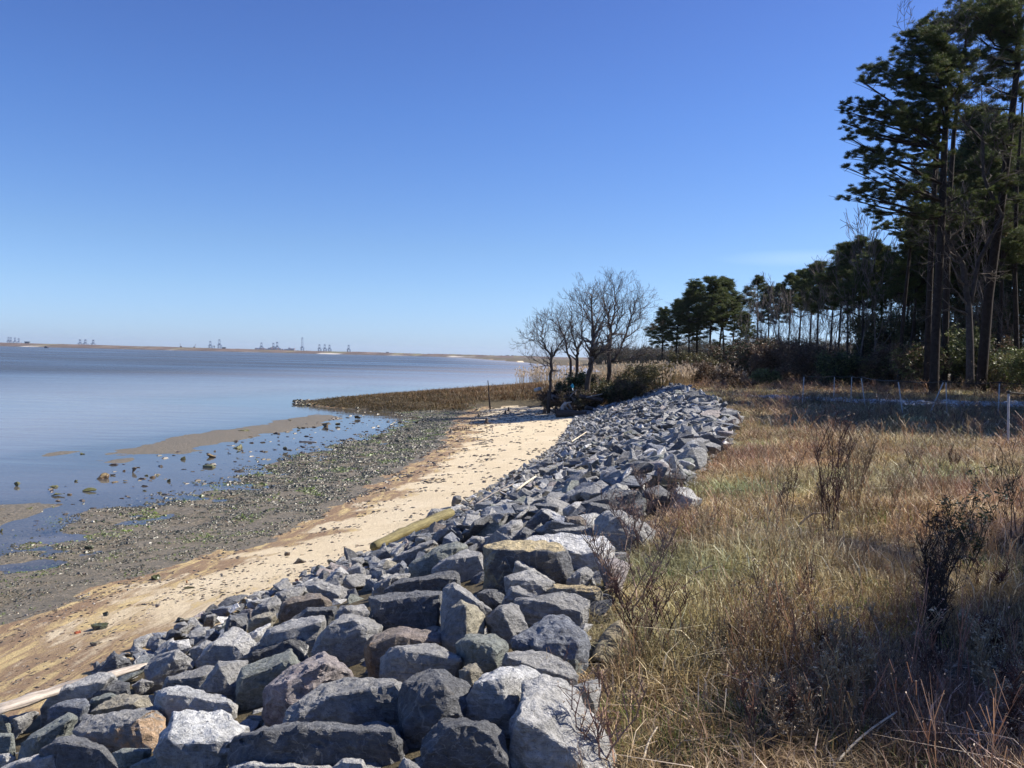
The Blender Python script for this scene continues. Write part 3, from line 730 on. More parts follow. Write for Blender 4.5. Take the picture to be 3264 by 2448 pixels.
# ---- the rest of the revetment: a library of stones, copied and packed along the slope
rnd = random.Random(42)
def rand_points(r, ax):
    pts = []
    kind = r.random()
    for _ in range(r.choice([6, 7, 8, 9, 11])):
        v = Vector((r.uniform(-1, 1), r.uniform(-1, 1), r.uniform(-1, 1)))
        m = max(abs(v.x), abs(v.y), abs(v.z)); v /= m
        if kind < .6: v *= r.uniform(.8, 1.0)
        else: v = v.normalized() * r.uniform(.95, 1.1)
        pts.append(Vector((v.x * ax[0], v.y * ax[1], v.z * ax[2])))
    return pts
LIB = []
for i in range(26):
    r = random.Random(900 + i)
    ax = (.56, r.uniform(.28, .48), r.uniform(.13, .30))
    LIB.append(rock_mesh("stone_lib", rand_points(r, ax), 1.0, 300 + i, (1, 1, 1), None, 8, .034, 2))
def lib_arrays(me):
    n = len(me.vertices); V = np.empty(n * 3, np.float32); me.vertices.foreach_get("co", V)
    F = np.empty(len(me.polygons) * 3, np.int32); me.polygons.foreach_get("vertices", F)
    return V.reshape(-1, 3), F.reshape(-1, 3)
LIBA = [lib_arrays(m) for m in LIB]
LOWA = []
for i in range(16):
    r = random.Random(1900 + i)
    me = rock_mesh("stone_low", rand_points(r, (.58, r.uniform(.28, .48), r.uniform(.13, .28))), 1.0, 700 + i, (1, 1, 1), None, 3, .03, 1)
    LOWA.append(lib_arrays(me)); bpy.data.meshes.remove(me)

places = []      # x, y, z, size, tone, level
def frac(x, y):
    toe = float(tab(y, TOE)); ed = float(tab(y, EDGE)); return (x - toe) / (ed - toe)
cell = {}
def too_close(x, y, s, f):
    gxk, gyk = int(x // .6), int(y // .6)
    for a in range(-1, 2):
        for b in range(-1, 2):
            for (X_, Y_, S_) in cell.get((gxk + a, gyk + b), ()):
                if (X_ - x) ** 2 + (Y_ - y) ** 2 < (f * (s + S_) / 2) ** 2: return True
    return False
LOGS = [(at_z(1200 - 20 / 2.212, 1400 + 760 / 2.212, .74), at_z(1200 + 520 / 2.212, 1400 + 525 / 2.212, .78)), (at_z(-30, 2000 + 600 / 2.212, .95), at_z(1060 / 2.212, 2000 + 262 / 2.212, .98))]
def on_log(x, y, s):
    for a, b in LOGS:
        ax, ay, bx, by = a.x, a.y, b.x, b.y; L2 = (bx - ax) ** 2 + (by - ay) ** 2
        t = ((x - ax) * (bx - ax) + (y - ay) * (by - ay)) / L2
        if -.05 < t < 1.05:
            side = (bx - ax) * (y - ay) - (by - ay) * (x - ax)
            if side / math.sqrt(L2) > -(.14 + s * .5): return True
    return False
def hero_near(x, y, k=.8):
    for (hx, hy, hr, hd) in hero_foot:
        if (hx - x) ** 2 + ((hy - y) * .8) ** 2 < (hr * k) ** 2: return True
    return False
def tone_pick(r):
    t = r.random()
    return ('m' if t < .36 else 'd' if t < .64 else 'l' if t < .75 else 'b' if t < .88 else 'g' if t < .92 else 'p' if t < .945 else
            'y' if t < .965 else 'n' if t < .975 else 'w')
for n in range(90000):
    y = 2.6 + (rnd.random() ** .8) * 51
    toe = float(tab(y, TOE)); ed = float(tab(y, EDGE))
    x = rnd.uniform(toe - .15, ed + .25)
    f = (x - toe) / (ed - toe)
    endtaper = max(0, (y - 46) / 7)
    if f < endtaper * .75: continue
    base = (.19 + .30 * min(1, max(0, f)) ** .9) * (1.12 if y < 12 else 1)
    s = base * rnd.choice([.55, .7, .85, 1, 1.1, 1.25])
    if y > 30: s = max(s, .24)
    if hero_near(x, y) or y < 8.5: s *= .9
    if too_close(x, y, s, .60) or on_log(x, y, s): continue
    if x > ed - .5 * s - (.15 if y < 16 else -.1): continue
    nearh = hero_near(x, y, 1.0) or (y < 8.5 and f > .25) or y < 6
    if y < 5: s = min(s, .34)
    if nearh:
        s = min(s, .42)
        lift = -.06 - .2 * s
    else:
        lift = .02 + rnd.uniform(-.04, .13) * (.4 + f)
        if y < 9 and f > .2: lift -= .05
    cell.setdefault((int(x // .6), int(y // .6)), []).append((x, y, s))
    places.append((x, y, gz(x, y) + lift + .05 * s, s, tone_pick(rnd), f))
# rubble that chinks the gaps between the near stones
for n in range(5000):
    y = 2.6 + rnd.random() * 14
    toe = float(tab(y, TOE)); ed = float(tab(y, EDGE)); x = rnd.uniform(toe, ed - .1)
    s = rnd.uniform(.12, .3)
    if too_close(x, y, s, .42) or on_log(x, y, s): continue
    cell.setdefault((int(x // .6), int(y // .6)), []).append((x, y, s))
    places.append((x, y, gz(x, y) - .02, s, rnd.choice('mmdgbl'), (x - toe) / (ed - toe)))
# a second layer riding on the first, so that the heap is rough
for n in range(2600):
    y = 10 + rnd.random() * 40
    toe = float(tab(y, TOE)); ed = float(tab(y, EDGE))
    x = rnd.uniform(toe + .8, ed - .1); f = (x - toe) / (ed - toe)
    if hero_near(x, y, 1.2) or on_log(x, y, .8) or f < (max(0, (y - 46) / 7)): continue
    s = (.2 + .30 * f) * rnd.uniform(.6, 1.3)
    places.append((x, y, gz(x, y) + .16 + .12 * f + rnd.uniform(-.03, .06), s, tone_pick(rnd), f))
def in_frame(x, y, z, pad=60):
    px, py, w = proj((x, y, z)); return w > .5 and -pad < px < 3264 + pad and py < 2448 + pad
scored = sorted(range(len(places)), key=lambda i: -(places[i][3] / max(2.5, places[i][1])) if in_frame(*places[i][:3]) and not hero_near(places[i][0], places[i][1], .9) else 1)
n_ind = 300 - len(HERO)
ind = set(scored[:n_ind])
def zone_words(x, y, f):
    side = "low beside the sand" if f < .3 else "midway up the slope" if f < .68 else "along the crest"
    if y < 9: dist = "in its nearest part"
    elif y < 14: dist = "beyond the yellow topped block"
    elif y < 20: dist = "in its middle stretch"
    elif y < 30: dist = "in its far half"
    else: dist = "at its far end"
    return side, dist
TW = {'m': "mid grey", 'd': "dark grey", 'l': "light grey", 'w': "whitish", 'b': "blue-grey", 'g': "greenish grey", 'p': "pinkish grey", 'y': "tan-grey", 'n': "brownish"}
SV, SF, SC = [], [], []; sn = 0
placed_meshes = {}
for i, (x, y, z, s, tone, f) in enumerate(places):
    r = random.Random(i * 7 + 1)
    ex = Matrix.Rotation(r.uniform(0, 6.28), 4, 'Z') @ Matrix.Rotation(r.gauss(0, .36), 4, 'X') @ Matrix.Rotation(r.gauss(0, .36), 4, 'Y')
    # the stones dip seaward with the slope
    ex = Matrix.Rotation(-.22, 4, 'Y') @ ex
    v = r.uniform(.82, 1.15); col = tuple(a * v for a in TONES[tone])
    if i in ind:
        k = i % len(LIB)
        key = (k, tone)
        if key not in placed_meshes:
            me = LIB[k].copy(); me.name = "stone"
            cc = np.ones((len(me.vertices), 4), np.float32); cc[:, :3] = TONES[tone]
            me.color_attributes["Col"].data.foreach_set("color", cc.ravel())
            placed_meshes[key] = me
        o = link("boulder", placed_meshes[key])
        o.matrix_world = Matrix.Translation((x, y, z)) @ ex @ Matrix.Diagonal((s * 1.05, s * 1.05, s * 1.05, 1))
        side, dist = zone_words(x, y, f)
        szw = "small" if s < .33 else "medium" if s < .52 else "large"
        tag(o, "%s %s angular revetment stone %s, %s" % (szw, TW[tone], side, dist), "rock", "%s %s stones %s, %s" % (szw, TW[tone], side, dist))
    else:
        V, F = (LIBA[i % len(LIBA)] if y < 16 and not hero_near(x, y) else LOWA[i % len(LOWA)])
        R = np.array((ex.to_3x3() * (s * 1.05)))
        SV.append(V @ R.T + np.array((x, y, z))); SF.append(F + sn); SC.append(np.tile(col, (len(V), 1))); sn += len(V)
me = np_mesh("riprap", np.concatenate(SV), np.concatenate(SF), ROCKM, np.concatenate(SC), True)
me.set_sharp_from_angle(angle=rad(15))
tag(link("riprap", me), kind="stuff")
print("ROCKS", len(places), "heroes", len(HERO), "tris", sum(len(f) for f in SF))

# ================================================================ OYSTER FLAT, STONES IN THE WATER, DRIFTWOOD
rs = np.random.RandomState(77)
SHELLM = attr_mat("wet_shell", rough=.45, spec=.5, nscale=60, namp=.35)
def shell_variant(r, green=False):
    """an upturned broken shell or lump: a low bent plate of quads"""
    g = Geo()
    w, l, h = .5, r.uniform(.55, .9) * .5, r.uniform(.15, .55)
    v = [(-w, -l, 0), (w * .9, -l * .8, 0), (w, l, 0), (-w * .8, l * .9, 0), (-w * .4, -l * .4, h), (w * .5, -l * .3, h * .8), (w * .35, l * .45, h * r.uniform(.6, 1)), (-w * .5, l * .4, h * .7)]
    g.add(v, [(4, 5, 6, 7), (0, 1, 5, 4), (1, 2, 6, 5), (2, 3, 7, 6), (3, 0, 4, 7)], (1, 1, 1))
    return g.arrays()
r_ = random.Random(3)
SHV = [shell_variant(r_) for _ in range(8)]
n = 300000
ys = 5 + rs.rand(n) ** .75 * 47
u = rs.rand(n)
wat = tab(ys, WAT); sand = tab(ys, SAND)
xs = (wat - .9) + u * (sand - wat + 1.5)
dn = fbm(xs, ys, 1.7, 21) * .5 + fbm(xs, ys, .5, 22, 2) * .35
edge_in = np.clip((xs - wat + .3 + fbm(xs, ys, 2.6, 23) * .5) / 1.0, 0.02, 1) * np.clip((sand + fbm(xs, ys, 2.3, 24) * .4 - xs) / .5, 0.0, 1)
mudleft = np.clip((xs + 9.5 - (ys < 14) * 1.2) / 1.2, 0, 1) if False else 1
keep = rs.rand(n) < np.clip(edge_in * np.clip(.5 + dn * 2.4, .03, 1) * 1.0, 0, 1) * np.clip(34 / ys, .5, 1)
keep &= ~((ys < 13) & (xs < -7.0) & (rs.rand(n) < .6))
xs, ys = xs[keep], ys[keep]; n = len(xs)
z = ground_z(xs, ys)
sz = rs.uniform(.018, .052, n) * np.clip(ys / 14, .8, 1.8) * np.where(rs.rand(n) < .05, 1.7, 1)
pos = np.stack([xs, ys, np.maximum(z, -.01) - .003], -1)
pal = np.array([(.035, .036, .025), (.06, .058, .04), (.10, .09, .065), (.17, .155, .11), (.045, .06, .02), (.42, .39, .32), (.11, .075, .045)])
green = np.clip(fbm(xs, ys, 2.2, 31) * 1.2 - .05, 0, 1)
pk = rs.choice(7, n, p=[.32, .28, .18, .07, .08, .015, .055])
C = pal[pk]
gm = rs.rand(n) < green * .75
C = np.where(gm[:, None], np.array([(.075, .10, .02)]) * rs.uniform(.7, 1.7, (n, 1)), C)
V, F, CC = scatter(SHV, pos, rs.uniform(0, 6.28, n), np.stack([sz, sz, sz * rs.uniform(.4, 1.0, n)], 1), C * rs.uniform(.75, 1.3, (n, 1)), rs.randint(0, len(SHV), n))
tag(link("oyster_bed", np_mesh("oyster_bed", V, F, SHELLM, CC)), kind="stuff")

# scattered wrack, pebbles and shell bits over the sand and in the shallows
n = 52000
ys = 5 + rs.rand(n) ** .8 * 46; toe = tab(ys, TOE); sand = tab(ys, SAND); wat = tab(ys, WAT)
xs = np.where(rs.rand(n) < .32, wat - rs.rand(n) ** 1.7 * 4.2, sand + rs.rand(n) ** 1.3 * (toe - sand))
den = np.where(xs < wat, .055 * (.5 + fbm(xs, ys, 1.1, 41)), np.clip(.12 + fbm(xs, ys, 1.6, 42) * .85 - (xs - sand) * .09 * (ys > 13) + (ys < 12) * .42, 0.015, .9) * np.where(ys < 14, 1, .45))
den = den + .5 * np.exp(-((ys - 46) / 4.5) ** 2) * (xs > -2) * np.clip(fbm(xs, ys, 1.3, 44) + .4, 0, 1); k = rs.rand(n) < den; xs, ys = xs[k], ys[k]; wat = wat[k]; n = len(xs)
z = np.maximum(ground_z(xs, ys), -.012)
sz = rs.uniform(.014, .05, n) * np.clip(ys / 10, .9, 2.4) * np.where(xs < wat, 1.7, 1)
pal2 = np.array([(.10, .07, .045), (.055, .045, .03), (.2, .15, .09), (.24, .2, .16), (.09, .07, .055)])
V, F, CC = scatter(SHV, np.stack([xs, ys, z - .004], -1), rs.uniform(0, 6.28, n), np.stack([sz * 1.5, sz, sz * .7], 1), np.where((xs < wat)[:, None], .55, 1.0) * pal2[rs.choice(5, n, p=[.3, .32, .2, .06, .12])] * rs.uniform(.7, 1.3, (n, 1)), rs.randint(0, len(SHV), n))
tag(link("beach_debris", np_mesh("beach_debris", V, F, SHELLM, CC)), kind="stuff")

# larger mussel-grown stones
def weed_stone(px, py, wpx, hpx, label, col=(.12, .105, .05), name="oyster_clump", cat="rock", group=None, seed=0, flat=False, z=0.0):
    p = at_z(px, py, z)
    k = p.y / FPX * PX
    w, h = wpx * k, hpx * k
    r = random.Random(seed * 17 + int(px))
    pts = rand_points(r, (w / 2, w * .36, h * .62))
    me = rock_mesh(name, pts, max(w, h), seed + 400 + int(px) % 50, (1, 1, 1), None, 7, .07 if not flat else .035, 2)
    nrm = np.array([v.normal[:] for v in me.vertices]); rr = np.random.RandomState(seed).rand(len(nrm), 1)
    c = np.array(col) * (.6 + .8 * rr) + np.clip(nrm[:, 2:3], 0, 1) * np.array((.03, .035, .0))
    cc = np.ones((len(nrm), 4), np.float32); cc[:, :3] = c; me.color_attributes["Col"].data.foreach_set("color", cc.ravel())
    me.materials.clear(); me.materials.append(SHELLM)
    o = link(name, me); o.location = (p.x, p.y, p.z + h * .28); o.rotation_euler = (0, 0, 0)
    tag(o, label, cat, group); return o
GS = "stones standing in the shallow water"
def c5(x, y): return x / 2.4578, 1350 + y / 2.4578
WS = [((803, 432), 105, 50, "biggest algae covered stone in the shallow water, with a small one at its right side"), ((1055, 382), 52, 45, "upright tan stone in the shallows right of the biggest one"),
      ((133, 490), 55, 42, "dark mossy stone in the water nearest the left edge of the photo"), ((1640, 345), 125, 30, "long flat barnacled stone in the shallows"),
      ((1662, 265), 85, 38, "algae covered stone in the shallows just above the long flat one"), ((1435, 282), 42, 32, "dark pointed stone with a streak of sand beside it in the shallows"),
      ((1843, 194), 108, 26, "low crusted stone at the edge of the sandbar"), ((1872, 250), 52, 38, "green topped round stone below the low crusted one"),
      ((652, 240), 44, 22, "lone small dark stone far out in the water on the left"), ((1325, 455), 30, 30, "small black pointed stone by the edge of the oyster flat"),
      ((1195, 425), 42, 18, "small brown stone, left one of a close pair in the shallows"), ((1232, 410), 28, 20, "small dark stone, right one of a close pair in the shallows"),
      ((710, 530), 125, 32, "flat yellow-green clump of weed and stones in the shallows"), ((460, 568), 100, 25, "low ragged clump with a dark right end in the shallows"),
      ((415, 500), 75, 16, "thin dark clump between two larger stones in the shallows"), ((890, 462), 80, 18, "row of reddish brown lumps in the shallows"),
      ((980, 458), 45, 16, "reddish flat stone beside the reddish row"), ((240, 672), 65, 22, "small mossy clump near the lower sandbar at the left"),
      ((1905, 62), 110, 16, "dark crusted patch lying on the far part of the sandbar"), ((590, 455), 42, 16, "small dark pair of stones left of the biggest one"),
      ((885, 408), 50, 14, "small dark stones at the right end of the biggest algae covered stone"), ((10, 850), 28, 28, "green stone cut by the left edge of the photo in the shallows"),
      ((1250, 545), 30, 20, "small dark stone where the water meets the oyster flat"), ((1145, 412), 32, 12, "thin dark stone left of the close pair"),
      ((545, 560), 36, 14, "small orange-brown stone next to the low ragged clump"), ((1130, 528), 40, 12, "small flat dark stone near the edge of the oyster flat"),]
for i, (p, w, h, lab) in enumerate(WS):
    x, y = c5(*p)
    brown = "red" in lab or "brown" in lab or "tan" in lab
    weed_stone(x, y, w / 2.4578, h / 2.4578, lab, (.15, .10, .06) if brown else (.10, .095, .045), group=GS, seed=i + 1, flat="flat" in lab)
def c7(x, y): return 900 + x / 2.765, 1200 + y / 2.765
weed_stone(*c7(383, 445), 78 / 2.765, 58 / 2.765, "squared dark timber block standing in the pool behind the sandbar", (.13, .095, .06), "timber_block", "block", GS, 61, True)
for i, (p, w, h, lab) in enumerate([((65, 392), 28, 14, "small stone on the upper sandbar, left of the squared block"), ((142, 455), 36, 16, "yellow-green stone at the lower edge of the upper sandbar"),
      ((30, 650), 60, 38, "rounded mossy stone in the pool below the squared block"), ((490, 428), 46, 20, "flat dark stone right of the squared block"),
      ((663, 368), 50, 30, "dark stone where the pool meets the shingle"), ((1115, 552), 115, 32, "black flat patch of weed in the middle of the far oyster flat"),
      ((1015, 582), 70, 28, "dark stone left of the black weed patch"), ((860, 540), 36, 36, "upright dark stump-like stone at the edge of the pool"),
      ((1105, 478), 50, 28, "dark lump on the grey mud flat"), ((1240, 405), 46, 24, "dark flat clump near the marsh"), ((1185, 412), 36, 20, "dark clump left of its neighbour near the marsh"), 
      ((1720, 296), 40, 24, "dark stone on the sand left of the dead snag"), ((1733, 350), 36, 26, "round dark stone on the sand below the dead snag")]):
    x, y = c7(*p)
    on = "on the sand" in lab
    weed_stone(x, y, w / 2.765, h / 2.765, lab, (.06, .055, .04) if not on else (.09, .075, .06), group=GS if not on else None, seed=i + 90, z=.4 if on else .05)
def c6(x, y): return x / 1.8433, 1700 + y / 1.8433
for i, (p, w, h, lab, c) in enumerate([((1108, 325), 80, 28, "dark flat driftwood chunk on the sand with a red-brown stone behind it", (.05, .035, .02)), ((628, 485), 60, 32, "dark round lump of weed on the sand at the edge of the flat", (.04, .035, .025)),
      ((578, 562), 105, 38, "black clump of weed with a white fleck on the sand", (.03, .028, .025)), ((455, 590), 38, 22, "small brick-red stone on the sand", (.30, .07, .035)),
      ((1055, 522), 55, 36, "dark triangular stone on the sand halfway to the rocks", (.05, .045, .045)), ((1272, 530), 28, 24, "small dark red-brown stone on the sand by the rocks", (.10, .05, .04)),
      ((1418, 345), 46, 22, "dark purple-brown stone high on the sand", (.07, .045, .045)), ((1745, 286), 26, 18, "small bright orange-red brick piece on the sand", (.55, .14, .06)),
      ((1760, 176), 75, 30, "flat dark stone high on the sand beyond the orange brick piece", (.08, .055, .05)), ((570, 655), 75, 30, "grey stone with shells on the wet sand", (.14, .12, .10)),
      ((545, 775), 30, 16, "small dark pebble on the orange sand", (.07, .05, .04)), ((915, 272), 60, 34, "dark weed clump where oyster shells meet the sand", (.035, .04, .02)),
      ((1690, 132), 45, 22, "dark stone on the brown damp sand", (.07, .05, .045)), ((1095, 294), 18, 22, "tiny rusty stone behind the driftwood chunk", (.28, .12, .04)), ((522, 92), 55, 26, "dark tuft of weed in the muddy shallows", (.035, .04, .025)),
      ((925, 433), 34, 24, "grey-purple stone on the rippled sand", (.13, .11, .12))]):
    x, y = c6(*p)
    weed_stone(x, y, w / 1.8433, h / 1.8433, lab, c, "beach_stone", "rock", None, i + 130, z=gz(*hit(x, y)[:2]))

# ---- timber
def wood_material(name, base, dark, rough=.8, scale=9):
    m, nt, b = mat(name)
    tc = N(nt, "ShaderNodeTexCoord")
    mp = N(nt, "ShaderNodeMapping"); mp.inputs["Scale"].default_value = (1, 12, 12); nt.links.new(tc.outputs["Object"], mp.inputs[0])
    n1 = noise_n(nt, scale * .3, 6, .7, mp.outputs[0], .5)
    g = N(nt, "ShaderNodeNewGeometry"); n2 = noise_n(nt, 9, 5, .7, g.outputs["Position"])
    r = ramp(nt, [(.32, dark), (.62, base)]); nt.links.new(n1.outputs[0], r.inputs[0])
    c = mixc(nt, maprange(nt, n2.outputs[0], .5, .7, 0, .55), r.outputs[0], dark)
    nt.links.new(c, b.inputs["Base Color"]); b.inputs["Roughness"].default_value = rough
    bump(nt, b, n1.outputs[0], .8, .02)
    return m
BLEACH = wood_material("bleached_wood", (.58, .51, .43), (.20, .155, .12))
MOSSY = wood_material("mossy_wood", (.23, .195, .085), (.09, .075, .03))
DARKW = wood_material("dark_driftwood", (.085, .06, .048), (.03, .022, .018))
GREYW = wood_material("grey_driftwood", (.30, .27, .25), (.12, .10, .09))
SPLIT = wood_material("fresh_wood", (.70, .63, .48), (.45, .36, .25))
def timber(name, a, b, r0, r1, m, label, cat, sides=10, bend=0.0, seg=9, flat=1.0, knots=0, seed=0, jag=0.0):
    """object lies along its own x axis from a to b; slightly irregular, tapered"""
    a, b = Vector(a), Vector(b); L = (b - a).length
    r = random.Random(seed); g = Geo()
    pts, rr = [], []
    for i in range(seg + 1):
        t = i / seg
        pts.append((t * L, bend * math.sin(t * math.pi) + r.uniform(-1, 1) * r0 * .12, r.uniform(-1, 1) * r0 * .10))
        rr.append((r0 + (r1 - r0) * t) * r.uniform(.93, 1.07))
    g.tube(pts, rr, sides, (1, 1, 1))
    V, F, C = g.arrays(); V[:, 2] *= flat
    ang = r.uniform(0, 9)
    V += (np.random.RandomState(seed).rand(*V.shape) - .5) * r0 * .16
    me = np_mesh(name, V, F, m, None, True)
    o = link(name, me)
    d = (b - a).normalized()
    o.matrix_world = Matrix.Translation(a) @ d.to_track_quat('X', 'Z').to_matrix().to_4x4()
    if label: tag(o, label, cat)
    return o
# mossy log at the foot of the rocks
a, b = LOGS[0]
timber("log", a, b, .062, .085, MOSSY, "long mossy green log lying along the foot of the rocks on the sand", "log", 12, .06, 14, seed=2)
# bleached plank bottom-left
a, b = LOGS[1]
timber("driftwood", a, b, .075, .035, BLEACH, "bleached split driftwood trunk lying along the sand edge at the lower left", "driftwood", 8, .04, 12, .45, seed=3)
def c3_(x, y): return 1200 + x / 2.212, 1400 + y / 2.212
def over(px, py, lift): 
    p = hit(px, py, lift); return p
a, b = over(*c3_(980, 360), .34), over(*c3_(1120, 262), .40)
timber("stick", a, b, .028, .022, SPLIT, "short thick cream-white split stick lying on the stones above the mossy log", "stick", 6, 0, 4, .6, seed=4)
a, b = over(*c3_(690, 470), .26), over(*c3_(965, 315), .36)
timber("stick", a, b, .016, .012, GREYW, "long thin grey pole on the stones below the cream-white stick", "stick", 6, .05, 6, seed=5)
a, b = over(*c3_(860, 365), .3), over(*c3_(925, 395), .3)
timber("stick", a, b, .035, .03, BLEACH, "short pale plank end beside the long thin grey pole", "stick", 4, 0, 3, .5, seed=6)
def c4_(x, y): return 1500 + x / 2.4578, 1180 + y / 2.4578
a, b = over(*c4_(790, 560), .36), over(*c4_(905, 485), .4)
timber("stick", a, b, .022, .018, SPLIT, "thin yellowish stick on the stones in the far half of the rock wall", "stick", 5, 0, 4, seed=7)
a, b = over(*c4_(790, 585), .34), over(*c4_(825, 575), .36)
timber("stick", a, b, .045, .035, BLEACH, "small white chip of wood below the thin yellowish stick", "stick", 5, 0, 3, .6, seed=8)
a, b = over(*c4_(775, 600), .34), over(*c4_(788, 632), .3)
timber("stick", a, b, .03, .02, BLEACH, "short white upright splinter among the far stones", "stick", 5, 0, 3, .6, seed=9)
a, b = at_z(560 + 0, 0 + 1658, .06), at_z(660, 1666, .06)
a, b = at_z(1040 / 1.3825, 1200 + 632 / 1.3825, .07), at_z(1215 / 1.3825, 1200 + 648 / 1.3825, .07)
timber("branch", a, b, .035, .02, DARKW, "black waterlogged branch lying on the oyster flat", "branch", 6, .08, 8, seed=10)
a, b = at_z(*c7(470, 628), .03), at_z(*c7(665, 634), .03)
timber("pole", a, b, .035, .03, DARKW, "straight dark pole lying in the shallow pool", "pole", 6, 0, 6, seed=11)
a, b = at_z(*c7(150, 572), .02), at_z(*c7(300, 578), .02)
timber("pole", a, b, .03, .02, GREYW, "thin grey pole lying in the pool left of the dark one", "pole", 6, .02, 6, seed=12)
# dead snag post
base = at_z(*c7(1832, 275), .42)
k = base.y / FPX * PX
top = at_dist(*c7(1812, 35), base.y)
sn = timber("dead_snag", base - Vector((0, 0, .1)), top, .055, .025, DARKW, "thin dead tree snag standing alone on the sand before the marsh", "dead tree", 7, .06, 10, seed=13)
# stumps
def stump(px, py, wpx, hpx, label, seed, z=.42):
    p = at_z(px, py, z); k = p.y / FPX * PX; w, h = wpx * k, hpx * k; r = random.Random(seed)
    root = empty("tree_stump", p - Vector((0, 0, .04))); tag(root, label, "stump")
    g = Geo(); 
    g.tube([(0, 0, 0), (0, 0, h * .3), (w * .03, 0, h * .8), (w * .05, 0, h)], [w * .3, w * .2, w * .16, w * .07], 8, (1, 1, 1))
    V, F, C = g.arrays(); V += (np.random.RandomState(seed).rand(*V.shape) - .5) * w * .08
    link("trunk", np_mesh("trunk", V, F, DARKW, None, True), root)
    for q in range(6):
        a_ = q * 1.05 + r.uniform(-.3, .3); l = w * r.uniform(.35, .62)
        g = Geo(); g.tube([(0, 0, h * .22), (math.cos(a_) * l * .5, math.sin(a_) * l * .5, h * .14), (math.cos(a_) * l, math.sin(a_) * l, h * r.uniform(-.02, .22))], [w * .09, w * .06, w * .025], 5, (1, 1, 1))
        link("root", g.mesh("root", DARKW, True), root)
def c3t(x, y): return 1600 + x / 3.4567, 860 + y / 3.4567
stump(*c3t(468, 1592), 95, 0 + 22, "dark stump with spreading roots on the sand left of the fallen log", 1) if False else stump(*c3t(468, 1592), 28, 23, "dark pointed stump with spreading roots on the sand left of the fallen log", 1)
stump(*c3t(72, 1552), 15, 14, "small dark stump on the sand, upper of two near the snag", 2)
stump(*c3t(35, 1585), 17, 13, "small forked stump on the sand, lower of two near the snag", 3)
stump(*c3t(305, 1460), 8, 17, "short upright post stump at the back of the sand", 4, .55)
stump(*c7(1800, 408), 26, 17, "low jagged stump in the middle of the sand", 5, .35)
for i, (x, y, hh, lab) in enumerate([(1720, 558, 45, "short thin dead twig upright in the sand, nearest one"), (1802, 498, 50, "thin dead twig upright in the sand, middle one"), (1722, 440, 30, "small bent dead twig in the sand, left one"), (1850, 478, 28, "slanting dead twig at the right of the sand twigs")]):
    p = at_z(*c7(x, y), .3); t = at_dist(*c7(x + (i * 7 % 13) - 5, y - hh), p.y)
    timber("twig", p, t, .018, .008, DARKW, lab, "twig", 5, .03, 4, seed=20 + i)

# rotten stakes in a row at the end of the oyster flat (counted as one worn fence line each)
r = random.Random(8)
for i in range(16):
    x = 1490 + i * 11 + r.uniform(-3, 3); yb = 484 - i * .4 + r.uniform(-4, 4)
    p = at_z(*c7(x, yb), .12); t = at_dist(*c7(x + r.uniform(-5, 5), yb - r.uniform(16, 34)), p.y)
    o = timber("stake", p - Vector((0, 0, .05)), t, .035, .02, DARKW, "rotten dark stake in the row at the far edge of the oyster flat", "stake", 5, 0, 3, seed=40 + i)
    o["group"] = "rotten stakes standing in a row"

# ---- fallen trees at the head of the beach
def limb(g, a, b, r0, r1, seed, bend=.1, seg=6, sides=6):
    r = random.Random(seed); a = np.array(a, float); b = np.array(b, float); d = b - a; L = np.linalg.norm(d)
    off = np.array([r.uniform(-1, 1) for _ in range(3)]) * bend * L
    pts = [a + d * t + off * math.sin(t * math.pi) + np.array([r.uniform(-1, 1) for _ in range(3)]) * L * .015 * (0 < i < seg) for i, t in enumerate(np.linspace(0, 1, seg + 1))]
    g.tube(pts, np.linspace(r0, r1, seg + 1), sides, (1, 1, 1))
    return pts
def c2_(x, y): return 1700 + x / 8.848, 1180 + y / 8.848
def W(x, y, d): return at_dist(*c2_(x, y), d)
D0 = 45.0
# dark log with root fan lying by the stones
o0 = W(700, 1300, D0 - 3)
root = empty("fallen_log", o0); tag(root, "dark fallen log with a fan of broken roots at its left end beside the stones", "log")
g = Geo(); limb(g, W(650, 1230, D0 - 3) - o0, W(1500, 1230, D0 - 3.5) - o0, .20, .14, 1, .03, 8, 9)
link("trunk", g.mesh("trunk", DARKW, True), root)
for i, (x, y) in enumerate([(610, 1010), (590, 1130), (540, 1190), (620, 1290), (760, 1080), (690, 1100), (600, 1250)]):
    g = Geo(); limb(g, W(720, 1200, D0 - 3) - o0, W(x, y, D0 - 3.1) - o0, .07, .02, 5 + i, .12, 5, 5); link("root", g.mesh("root", DARKW, True), root)
# white driftwood
o0 = W(850, 1120, D0 - 2.5)
root = empty("driftwood", o0); tag(root, "bleached white driftwood limb raised above the dark fallen log", "driftwood")
g = Geo(); limb(g, W(790, 1130, D0 - 2.5) - o0, W(860, 990, D0 - 2.5) - o0, .12, .10, 31, .05, 5, 7); limb(g, W(860, 1000, D0 - 2.5) - o0, W(930, 920, D0 - 2.5) - o0, .11, .09, 34, .03, 4, 7)
link("trunk", g.mesh("trunk", BLEACH, True), root)
for i, (x, y, x2, y2) in enumerate([(930, 925, 1080, 895), (860, 1010, 1000, 1130), (1000, 950, 1090, 1100), (850, 1000, 820, 1140)]):
    g = Geo(); limb(g, W(x, y, D0 - 2.5) - o0, W(x2, y2, D0 - 2.6) - o0, .06, .03, 51 + i, .06, 5, 6); link("branch", g.mesh("branch", BLEACH if i in (0, 3) else GREYW, True), root)
